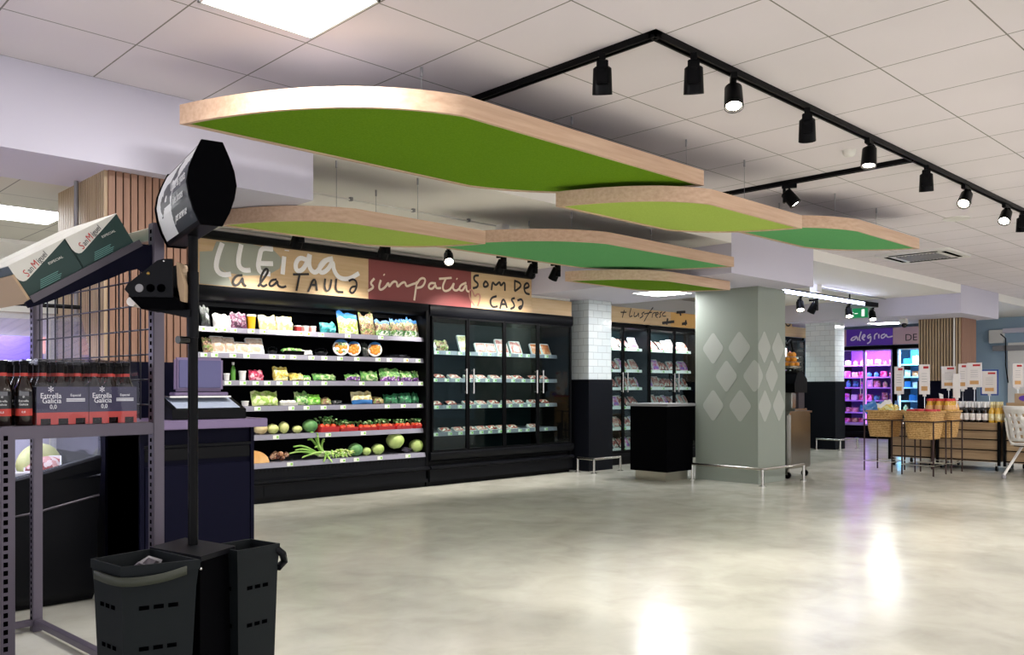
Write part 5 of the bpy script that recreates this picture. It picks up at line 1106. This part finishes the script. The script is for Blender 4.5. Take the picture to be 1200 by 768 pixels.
# bag roll holder on the pole
t = thing('bag_dispenser', 'black angular bag roll holder with three round holes clamped on the pole', 'bag dispenser', PC); K = .000436
def Dz(p): return ((p[0]-600)*K, (454-(290+p[1]/6.98))*3.05/1003+1.2)
MD = Matrix(((sY, cY, 0, 0), (-cY, sY, 0, 0), (0, 0, 1, 0), (0, 0, 0, 1)))     # local x across, y ahead
pl = [Dz(p) for p in ((105, 345), (130, 300), (370, 110), (420, 95), (495, 95), (500, 410), (160, 405))]
part('front_plate', MB('near_black').prism(pl, 'y', -.075, -.068).xf(MD), t, bev=.001); part('rear_plate', MB('near_black').prism(pl, 'y', .068, .075).xf(MD), t, bev=.001)
part('tray', MB('black_matte').prism([Dz(p) for p in ((130, 395), (500, 405), (552, 440), (555, 505), (240, 505))], 'y', -.07, .07).xf(MD), t)
part('support', MB('near_black').prism([Dz(p) for p in ((290, 510), (600, 500), (600, 565), (540, 562), (440, 540))], 'y', -.03, .03).xf(MD), t)
for zx, m_ in ((228, 'chrome'), (318, 'hole'), (405, 'hole')):
    x, z = Dz((zx, 335)); part('roll_end', MB('grey_plastic' if m_ == 'chrome' else m_).tube([(x, -.078, z), (x, .05, z)], .0145, 0, 20).xf(MD), t, 'bright tube end' if m_ == 'chrome' else None)
x, z = Dz((300, 215)); part('screw', MB('gold').sphere((x, -.076, z), .006).xf(MD), t); x, z = Dz((428, 115)); part('screw', MB('chrome').sphere((x, -.076, z), .004).xf(MD), t)
part('bag_sheet', MB('cardboard_kraft').prism([Dz(p) for p in ((505, 110), (525, 140), (572, 300), (570, 440), (540, 440), (515, 300))], 'y', -.05, .05).xf(MD), t, 'beige bag sheet')
part('bag_roll', MB('paper').tube([(Dz((140, 450))[0], -.055, Dz((140, 440))[1]), (Dz((140, 450))[0], .055, Dz((140, 440))[1])], .017, 0, 14).xf(MD), t, 'pale bag roll')
# ================================================================ WEIGHING COUNTER AND SCALE
t = thing('weighing_counter', 'dark weighing counter with a lavender grey top in front of slats', 'counter', (1.75, 4.62, 0))
mb = MB('navy', 'black'); mb.box(0, .65, .02, .48, 0, .97); mb.box(-.0, .02, 0, .48, 0, .97); mb.box(.63, .65, 0, .48, 0, .97); mb.box(0, .65, 0, .48, 0, .07); part('body', mb, t)
part('door', MB('navy').bbox(.025, .625, 0, .018, .08, .77, .003), t); part('shelf', MB('black').box(.02, .63, .0, .018, .87, .885), t)
part('drawer', MB('black').bbox(.025, .625, .004, .02, .80, .865, .003), t); part('worktop', MB('lavender_metal').bbox(-.06, .71, -.05, .48, .97, 1.02, .004), t, 'lavender grey worktop')
t = thing('weighing_scale', 'dark shop scale with a keypad and grey screen on the weighing counter', 'scale', (1.94, 4.62, 1.021))
part('base', MB('black').prism([(.0, 0), (.33, 0), (.33, .12), (.20, .125), (.0, .055)], 'x', -.02, .41), t, bev=.004)
part('keypad', MB('keypad').prism([(.015, .062), (.19, .125), (.19, .128), (.015, .065)], 'x', .01, .38), t, 'pale sloping keypad')
part('weighing_plate', MB('steel').bbox(-.0, .36, .08, .34, .12, .13, .003), t); part('neck', MB('black').box(.16, .22, .24, .28, .13, .2), t)
part('screen', MB('lavender_metal').bbox(.08, .37, .2, .235, .155, .35, .012), t, 'lavender grey screen housing'); part('display', MB('screen').bbox(.10, .35, .192, .2, .175, .335, .003), t, 'grey display')
part('screen_foot', MB('lavender_metal').bbox(.07, .39, .18, .26, .13, .15, .004), t)
# ================================================================ DELI COUNTER
t = thing('deli_counter', 'dark curved deli counter with a lit glass case behind the rack', 'deli counter', (-1.6, 5.0, 0)); L = 3.28
mb = MB('near_black'); N_ = 12
for i in range(N_):
    x0, x1 = L*i/N_, L*(i+1)/N_
    def pf(x):
        f = max(0, (x-L*.78)/(L*.22)); zt = .66+.15*f*f**.3; return [(.14, 0), (.07, .08), (.06, zt*.55), (.02, zt*.8), (-.01, zt), (.02, zt+.02), (.05, zt+.015), (.06, .70), (.9, .70), (.9, 0)]
    a, b_ = pf(x0), pf(x1); n = len(a); vs = [(x0, *p) for p in a]+[(x1, *p) for p in b_]
    mb.add(vs, [(k, (k+1) % n, n+(k+1) % n, n+k) for k in range(n)], 0, False)
    if i in (0, N_-1): mb.add(vs, [tuple(range(n))] if i == 0 else [tuple(range(n, 2*n))])
part('body', mb, t); part('trim_line', MB('dark_steel').tube([(0, .045, .5), (L*.8, .04, .5), (L*.9, .035, .53), (L, .03, .6)], .008), t, 'thin grey trim line')
part('display_deck', MB('white_plastic').box(.02, L-.02, .1, .85, .72, .74), t); part('back_wall', MB('wall_deli' if 'wall_deli' in M else 'plaster').box(0, L-.02, .86, .9, .68, 1.62), t)
mb = MB('deli_glass'); pts = chaikin([(.0, .70), (.01, .95), (.10, 1.3), (.34, 1.62)], 2)
mb.add([(0, *p) for p in pts]+[(L, *p) for p in pts], [(i, i+1, len(pts)+i+1, len(pts)+i) for i in range(len(pts)-1)], 0, True)
o = part('front_glass', mb, t, 'curved front glass'); s_ = o.modifiers.new('solid', 'SOLIDIFY'); s_.thickness = .006
part('end_panel', MB('deli_panel' if 'deli_panel' in M else 'deli_glass').prism([(.03, .82)]+[p for p in pts if p[1] > .85]+[(.86, 1.62), (.86, .82)], 'x', L-.012, L), t)
part('purple_light_standin', MB('deli_purple_glow', 'f_pink').box(L-1.3, L-.12, .62, .64, 1.36, 1.5).box(L-.16, L-.11, .61, .645, 1.40, 1.5, 1), t, 'added strip coloured like the purple light in the deli case'); part('glass_shelf', MB('deli_glass').box(.02, L-.02, .35, .84, 1.20, 1.21), t); part('top_rail', MB('black').tube([(L-.75, .33, 1.665), (L, .33, 1.665)], .012), t)  # purple strip is added; its colour stands in for light inside the case
part('hood', MB('grey_plastic').prism([(.15, 1.68), (.3, 1.6), (.84, 1.6), (.84, 1.86), (.15, 1.78)], 'x', 0, L-.85), t); part('hood_light', MB('panel_light').box(0, L-.9, .2, .24, 1.585, 1.60), t, 'glowing light strip')
area('deli_light', (-1.6+L/2, 5.5, 1.56), L-.4, .2, 26, (.96, .95, 1))
solo('small_flag_sign', MB('red', 'white').bbox(0, .14, 0, .008, 0, .09, .002).box(.04, .07, -.002, 0, .0, .09, 1).box(0, .14, -.002, 0, .035, .055, 1), 'small red and white sign standing on the deli counter top rail', 'sign', (1.32, 5.33, 1.675))
for i, (x, y, r, m_) in enumerate(((.93, 5.28, .12, 'f_melon'), (1.20, 5.30, .10, 'f_melon_cream'), (1.45, 5.30, .12, 'f_melon'), (.70, 5.25, .1, 'f_melon'), (1.6, 5.52, .07, 'black_gloss'), (.45, 5.25, .1, 'f_melon_cream'))):
    mb = MB(m_, 'f_melon_cream'); bm = bmesh.new(); bmesh.ops.create_icosphere(bm, subdivisions=3, radius=r)
    for v in bm.verts: v.co = Vector((v.co.x*1.35, v.co.y*.8, max(v.co.z, -.2*r)+.2*r))
    mb.bm(bm, 0, True); solo('cut_melon', mb, ['pale green cut melon in the deli case, second from left', 'cream cut melon between green ones in the deli case', 'large green cut melon near the right of the deli case', 'green cut melon at the far left of the deli case', 'dark wrapped lump at the right end of the deli case', 'cream melon hidden left in the deli case'][i], 'melon', (x, y, .741), .4*i)
for i, (x, m_) in enumerate(((.82, 'f_meat'), (1.02, 'f_ham'), (1.22, 'f_salmon'), (1.42, 'f_meat'), (.55, 'f_ham'))):
    solo('meat_packet', lean(traybox(.18, .12, .05, m_), 50), 'wrapped packet in front of the melons in the deli case', 'packet', (x, 5.13, .742), .3*(i % 3-1), 'wrapped packets in the deli case')
for i, (x, m_) in enumerate(((.72, 'f_redcheese'), (.88, 'f_cream'), (1.04, 'f_redcheese'), (1.22, 'f_ham'), (1.38, 'f_meat'), (1.52, 'f_ham'), (.55, 'f_cream'))):
    mb = MB(m_); mb.sphere((0, 0, .05), .075, 0, 3, (1.1, .9, .66), .25, i*3); solo('cheese_piece', mb, 'rounded cheese or cold cut on the deli glass shelf', 'cheese', (x, 5.55, 1.211), 0, 'pieces on the deli glass shelf')
# ================================================================ MID FLOOR: COUNTER, JUICER
t = thing('service_counter', 'black box counter with a grey top beside the diamond pillar', 'counter', (8.92, 6.37, 0))
part('body', MB('black_matte').bbox(0, .58, 0, .58, .12, .955, .004), t); part('plinth', MB('steel_satin').box(.05, .53, .05, .53, 0, .12), t, 'silver plinth'); part('worktop', MB('grey_plastic').bbox(-.03, .6, -.03, .61, .955, .99, .004), t, 'grey worktop')
t = thing('machine_trolley', 'stainless steel cabinet on castors right of the diamond pillar', 'trolley', (10.36, 5.47, 0))
part('cabinet', MB('steel').bbox(0, .58, 0, .5, .13, .86, .008), t); part('door', MB('steel').bbox(.02, .56, -.012, 0, .15, .84, .004), t); part('worktop', MB('steel').bbox(-.015, .595, -.02, .51, .86, .885, .004), t)
part('door', MB('steel').bbox(-.012, 0, .02, .48, .15, .84, .004), t)
for x, y in ((.05, .05), (.52, .05), (.05, .45), (.52, .45)):
    c = part('castor', MB('black').tube([(x-.015, y, .045), (x+.015, y, .045)], .045, 0, 16), t); part('fork', MB('steel').box(x-.022, x+.022, y-.012, y+.02, .05, .13), c)
t = thing('orange_juicer', 'black and steel orange juice machine on the stainless trolley', 'juicer', (10.76, 5.66, .886))
part('base', MB('steel').bbox(-.17, .17, -.15, .15, 0, .03, .004), t); part('column', MB('dark_steel').bbox(-.02, .16, -.12, .12, .03, .34, .01), t); part('juice_tank', MB('steel').bbox(-.15, -.03, -.1, .06, .03, .24, .01), t)
part('hood', MB('black').prism([(-.17, .24), (.17, .24), (.17, .42), (.02, .54), (-.10, .50), (-.18, .36)], 'y', -.15, .15), t, bev=.01)
part('hopper_arm', MB('black').tube([(.05, 0, .5), (.1, 0, .75), (-.0, 0, .95), (-.1, 0, .88)], .02), t); mb = MB('steel')
for k in range(3): mb.tube([(.13*math.cos(a*PI/8), .13*math.sin(a*PI/8), .58+k*.07) for a in range(16)], .004, 0, 6, True)
part('hopper_basket', mb, t); part('bowl', MB('steel').lathe([(.03, .55), (.12, .57), (.135, .6), (.12, .59), (.001, .565)], 0, 20), t)
for i, (x, y, z) in enumerate(((-.06, -.05, 0), (.05, -.06, 0), (0, .05, 0), (-.07, .03, .0), (-.04, -.07, .06), (.04, 0, .065), (-.05, .01, .07), (-.02, -.05, .125), (.02, .02, .13))):
    solo('orange', MB('f_peel_orange', 'f_green_cap').sphere((0, 0, 0), .037, 0, 3).sphere((0, 0, .037), .004, 1, 1), 'orange piled in the wire hopper of the juice machine', 'orange', (10.76+x, 5.66+y, .886+.625+z), 0, 'oranges in the juicer hopper')
t = thing('round_juice_sign', 'round dark sign with blue light above the juice machine', 'sign', (10.50, 6.0, 1.62)); part('wall_arm', MB('black').tube([(-.285, .0, 0), (.0, 0, 0)], .01), t); part('disc', MB('black').lathe([(.17, -.01), (.17, .01), (.001, .012)], 0, 28).xf(Matrix.Rotation(PI/2, 4, 'X') @ Matrix.Rotation(-.8, 4, 'Y')), t); part('blue_spot', MB('led_blue').sphere((-.1, -.06, -.04), .022), t, 'glowing blue dot')
# ================================================================ WICKER BASKET STANDS
def wicker(label, x0, x1, y0, y1, z0, z1):
    t = thing('wicker_basket_stand', label, 'basket stand', ((x0+x1)/2, (y0+y1)/2, 0)); a, b = (x1-x0)/2, (y1-y0)/2
    def ring(k, z, n=6):
        out = []; r = .06
        for sx, sy, a0 in ((1, 1, 0), (-1, 1, PI/2), (-1, -1, PI), (1, -1, 1.5*PI)):
            for i in range(n+1): q_ = a0+PI/2*i/n; out.append((sx*(a*k-r)+r*math.cos(q_), sy*(b*k-r)+r*math.sin(q_), z))
        return out
    rings = [ring(.78, z0), ring(.86, z0+.1), ring(.95, z1-.07), ring(1.0, z1-.02), ring(1.03, z1), ring(.97, z1+.01), ring(.93, z1-.03), ring(.76, z0+.02)]
    n = len(rings[0]); mb = MB('wicker'); vs = [v for r in rings for v in r]
    mb.add(vs, [(i*n+k, i*n+(k+1) % n, (i+1)*n+(k+1) % n, (i+1)*n+k) for i in range(len(rings)-1) for k in range(n)], 0, True); mb.add(vs, [tuple(range(n))[::-1], tuple(range(len(vs)-n, len(vs)))])
    w_ = part('wicker_basket', mb, t, 'woven golden wicker basket'); part('basket_rim', MB('wicker').tube(ring(1.02, z1), .014, 0, 6, True), w_); part('basket_band', MB('wicker').tube(ring(.965, z1-.12), .011, 0, 6, True), w_)
    for sx in (-1, 1):
        for sy in (-1, 1): part('leg', MB('metal_brown').tube([(sx*a*.98, sy*b*.98, 0), (sx*a*.98, sy*b*.98, z1-.12)], .011, 0, 8), t)
    part('frame_ring', MB('metal_brown').tube([(sx*a*1.02, sy*b*1.02, z1-.13) for sx, sy in ((1, 1), (-1, 1), (-1, -1), (1, -1))], .009, 0, 6, True), t)
    part('lower_ring', MB('steel_satin').tube([(sx*a*1.02, sy*b*1.02, .14) for sx, sy in ((1, 1), (-1, 1), (-1, -1), (1, -1))], .006, 0, 6, True), t)
    part('packing_base', MB('cardboard_kraft').box(-a*.85, a*.85, -b*.85, b*.85, z1-.14, z1-.05), t); return t
mat('metal_brown', '3a2724', .5, .3)
wicker('wicker basket on thin brown legs, leftmost of the three, holding blue packets', 12.28, 12.74, 4.92, 5.32, .49, .86)
wicker('wicker basket on thin brown legs in the middle holding red packets', 12.05, 12.52, 4.28, 4.70, .49, .86)
wicker('wicker basket behind the middle one filled with dressing bottles', 12.66, 13.10, 4.26, 4.68, .49, .86)
for i, (x, y, a, m_, m2) in enumerate(((12.40, 5.22, .2, 'f_blue', 'f_blue'), (12.45, 5.05, -.5, 'f_corn', 'f_white'), (12.58, 5.18, .6, 'f_blue', None), (12.62, 5.0, 1.0, 'f_corn', 'f_blue'))):
    mb = pillow(.24, .2, .08, m_, m2, .35, i+50); mb.xf(rz(-PI/4+a) @ Matrix.Rotation(-.5+.2*i, 4, 'Y')); solo('snack_bag', mb, ['blue bag at the left of the leftmost wicker basket', 'yellow and white bag lying in front of the blue ones', 'plain blue bag at the back of the leftmost wicker basket', 'yellow bag with blue top at the right of the leftmost basket'][i], 'bag', (x, y, .80))
for i in range(9):
    x, y = 12.14+.13*(i % 3)+.02, 4.38+.12*(i//3); mb = MB('f_red_dark', 'red'); mb.lathe([(.05, 0), (.055, .05), (.055, .075), (.05, .085), (.001, .086)], 0, 16, mis=['f_red_dark', 'red', 'red', 'red']); solo('red_jar', mb, 'small red lidded jar in the middle wicker basket', 'jar', (x, y, .812), 0, 'red jars in the middle wicker basket')
def dressing():
    mb = MB('dressing', 'red', 'white'); mb.lathe([(.035, 0), (.042, .01), (.046, .06), (.036, .11), (.026, .14), (.026, .155), (.032, .158), (.032, .185), (.001, .186)], 0, 16, mis=['dressing']*2+['amber_paper']+['dressing']*3+['red']*3); return mesh_of('dressing_bottle', mb)
DM = dressing()
for i in range(12):
    x, y = 12.74+.1*(i % 4), 4.34+.12*(i//4); flat(DM, (x, y, .812), 'orange dressing bottle with a red cap in the rear wicker basket', 'dressing bottles in the rear wicker basket', 0, 1.22, 'dressing_bottle', 'bottle')
# ================================================================ WOODEN DISPLAY UNITS
def crate(label, y0, y1, zt=.69, x0=13.4, tall=True):
    t = thing('wooden_display_unit', label, 'display unit', (x0, y0, 0)); W_ = y1-y0; D = .8
    part('wood_box', MB('crate_wood').box(.02, D, .02, W_-.02, .13, zt-.02), t); part('wood_top', MB('crate_wood').box(0, D, 0, W_, zt-.02, zt), t)
    for sx, sy in ((0, 0), (0, W_-.035), (D, 0), (D, W_-.035)): part('frame_post', MB('black').box(sx-.02, sx+.015, sy, sy+.035, .08, zt+.02), t)
    for z in (.15, .30, .45, .58): part('frame_rod', MB('black').tube([(-.015, 0, z), (-.015, W_, z)], .009, 0, 6), t)
    for sx, sy in ((.05, .06), (.05, W_-.06), (D-.05, .06), (D-.05, W_-.06)):
        c = part('castor', MB('black').tube([(sx, sy-.012, .04), (sx, sy+.012, .04)], .04, 0, 14), t); part('fork', MB('steel').box(sx-.01, sx+.02, sy-.018, sy+.018, .045, .12), c)
crate('low wooden unit on castors behind the two front wicker baskets', 4.76, 5.42, .64); crate('wooden unit with black rods carrying the wine bottles', 3.86, 4.72); crate('wooden unit at the right edge behind the white chairs', 2.7, 3.82)
def wine(lbl, cap, glass):
    mb = MB(glass, lbl, cap); mb.lathe([(.034, 0), (.037, .005), (.037, .03), (.0375, .035), (.0375, .13), (.037, .135), (.037, .16), (.03, .19), (.016, .21), (.0155, .215), (.0155, .285), (.017, .29), (.017, .30), (.001, .301)], 0, 16, mis=[glass]*3+[lbl]*1+[glass]*3+[glass]*2+[cap]*4); return mesh_of('wine_bottle', mb)
WM = [wine('paper', 'white', 'black_gloss'), wine('paper', 'white', 'bottle_brown'), wine('f_cream', 'f_cream', 'dressing')]
k = 0
for r in range(3):
    for c in range(10):
        y = 4.66-c*.083; me = WM[2] if c >= 8 else WM[(c+r) % 2]
        flat(me, (13.47+r*.095, y, .691), ('pale yellow bottle at the right end of the wine rows' if c >= 8 else 'dark wine bottle with a white label and white neck on the wooden unit'), 'pale bottles on the wooden unit' if c >= 8 else 'dark wine bottles on the wooden unit', 0, 1, 'wine_bottle', 'bottle')
t = thing('bottle_box', 'pink brown cardboard box with a purple oval above the chair back', 'box', (13.5, 3.45, .98)); part('carton', MB('cardboard_kraft').bbox(0, .2, 0, .26, 0, .13, .004), t); part('oval', MB('sign_purple').lathe([(.001, 0), (.04, 0), (.04, .002), (.001, .003)], 0, 20).xf(tr(-.001, .13, .065) @ Matrix.Rotation(-PI/2, 4, 'Y') @ Matrix.Diagonal((1, 1.9, 1, 1))), t, 'purple oval')
solo('display_riser', MB('crate_wood').box(0, .3, 0, .5, 0, .288), 'small wooden riser under the cardboard box', 'riser', (13.45, 3.3, .691))
# price cards on stems
def card(label, x, y, z, w_, h_, zb, ang, m_='paper', stem='chrome', band=True):
    t = thing('price_card', label, 'price card', (x, y, zb), ang)
    mb = MB('clear_film', m_); mb.box(-.004, .004, -w_/2-.01, w_/2+.01, z-zb-.01, z-zb+h_+.01)
    if 'blue' in label: mb.box(-.003, .003, -w_/2-.02, w_/2+.02, z-zb-.02, z-zb+h_+.02, 'blue_paper')
    part('sleeve', mb, t); mb = MB(m_, 'amber_paper', 'red', 'grey_plastic'); mb.box(-.0055, .0055, -w_/2, w_/2, z-zb, z-zb+h_, 0)
    if band:
        mb.box(-.0065, -.0055, -w_*.3, w_*.3, z-zb+h_*.12, z-zb+h_*.27, 1); mb.box(-.0065, -.0055, -w_*.4, w_*.1, z-zb+h_*.86, z-zb+h_*.94, 2)
        for k in range(4): mb.box(-.0065, -.0055, -w_*.25, w_*.25, z-zb+h_*(.42+.09*k), z-zb+h_*(.43+.09*k), 3)
    part('card', mb, t); part('stem', MB(stem).tube([(0.006, 0, 0), (.006, 0, z-zb+.02)], .004, 0, 6), t); part('clip', MB('white_plastic').box(-.01, .014, -.02, .02, z-zb-.03, z-zb), t)
CA = -PI/4+.8
for a in ((' tall price card above the leftmost wicker basket', 12.68, 4.98, 1.10, .13, .40, .80), ('tall price card above the middle wicker basket', 12.55, 4.58, 1.10, .14, .42, .80), ('blank grey narrow sleeve in front of the dark cladding', 12.98, 4.30, 1.05, .09, .34, .80),
          ('cream price card, leftmost of three over the wine', 13.9, 4.72, 1.18, .2, .34, .69), ('narrow cream price card in the middle of three over the wine', 13.72, 4.46, 1.17, .12, .38, .69), ('cream price card, rightmost of three over the wine', 13.72, 4.30, 1.20, .2, .36, .69), ('price card with blue frame right of the cream cards', 13.9, 4.15, 1.10, .2, .34, .69), ('white price card above the cardboard box', 13.7, 3.72, 1.20, .13, .34, .69)):
    blank = 'blank' in a[0]; card(a[0].strip(), a[1], a[2], a[3], a[4], a[5], a[6], CA, 'f_white' if blank else ('paper'), 'chrome', not blank)
solo('folded_leaflet', MB('white').prism([(0, 0), (.01, .02), (.05, .42), (.0, .40)], 'x', 0, .16), 'white folded leaflet standing between baskets and wine bottles', 'leaflet', (13.42, 4.63, .69), .4)
# ================================================================ WHITE CHAIRS
def chair(label, x, y, a, c0=None):
    t = thing('swivel_less_chair'.replace('swivel_less_', 'plastic_'), label, 'chair', (x, y, 0), a)
    # faces +x locally; back at -x
    part('seat', MB('white_plastic').prism([(-.20, .44), (.22, .43), (.24, .445), (.22, .46), (-.18, .47)], 'y', -.22, .22), t, bev=.008)
    mb = MB('white_plastic'); nz_, ny = 10, 8; vs = []
    for i in range(nz_+1):
        f = i/nz_; z = .50+f*.46; x_ = -.22-.05*f-.10*f*f; hw_ = .21-.03*f
        for j in range(ny+1): u = j/ny*2-1; vs.append((x_+.05*u*u-.03, u*hw_, z))
    fs = []
    for i in range(nz_):
        for j in range(ny):
            if i % 2 == 1 and 1 <= j <= 6 and 1 <= i <= 7: 
                a0, b0 = i*(ny+1)+j, (i+1)*(ny+1)+j
                if j % 2: continue
            fs.append((i*(ny+1)+j, i*(ny+1)+j+1, (i+1)*(ny+1)+j+1, (i+1)*(ny+1)+j))
    mb.add(vs, fs, 0, True); o = part('backrest', mb, t, 'slotted curved backrest'); s_ = o.modifiers.new('solid', 'SOLIDIFY'); s_.thickness = .018
    part('cushion', MB('near_black').bbox(-.17, .2, -.2, .2, .425, .44, .006), t)
    for s2 in (-1, 1):
        part('leg', MB('white_plastic').tube([(-.02, s2*.19, .44), (-.30, s2*.22, .05)], .017, 0, 10), t); part('leg', MB('white_plastic').tube([(.0, s2*.19, .44), (.26, s2*.22, .05)], .017, 0, 10), t)
        part('back_support', MB('white_plastic').tube([(-.05, s2*.2, .44), (-.2, s2*.205, .47), (-.25, s2*.2, .56), (-.32, s2*.18, .80)], .014, 0, 8), t)
        for xx in (-.30, .26): part('castor', MB('grey_plastic').tube([(xx, s2*.22-.012, .03), (xx, s2*.22+.012, .03)], .03, 0, 14), t)
    return t
c0 = chair('white plastic chair with slotted back, leftmost at the right edge', 12.58, 3.20, -.5)
dup(c0, (13.12, 2.88, 0), -.5, 'second white plastic chair partly cut off by the right edge')
solo('slatted_pillar_lower_box', MB('navy').box(0, .1, 0, .1, 0, .1), 'x', 'box', (30, 30, 0)) if False else None
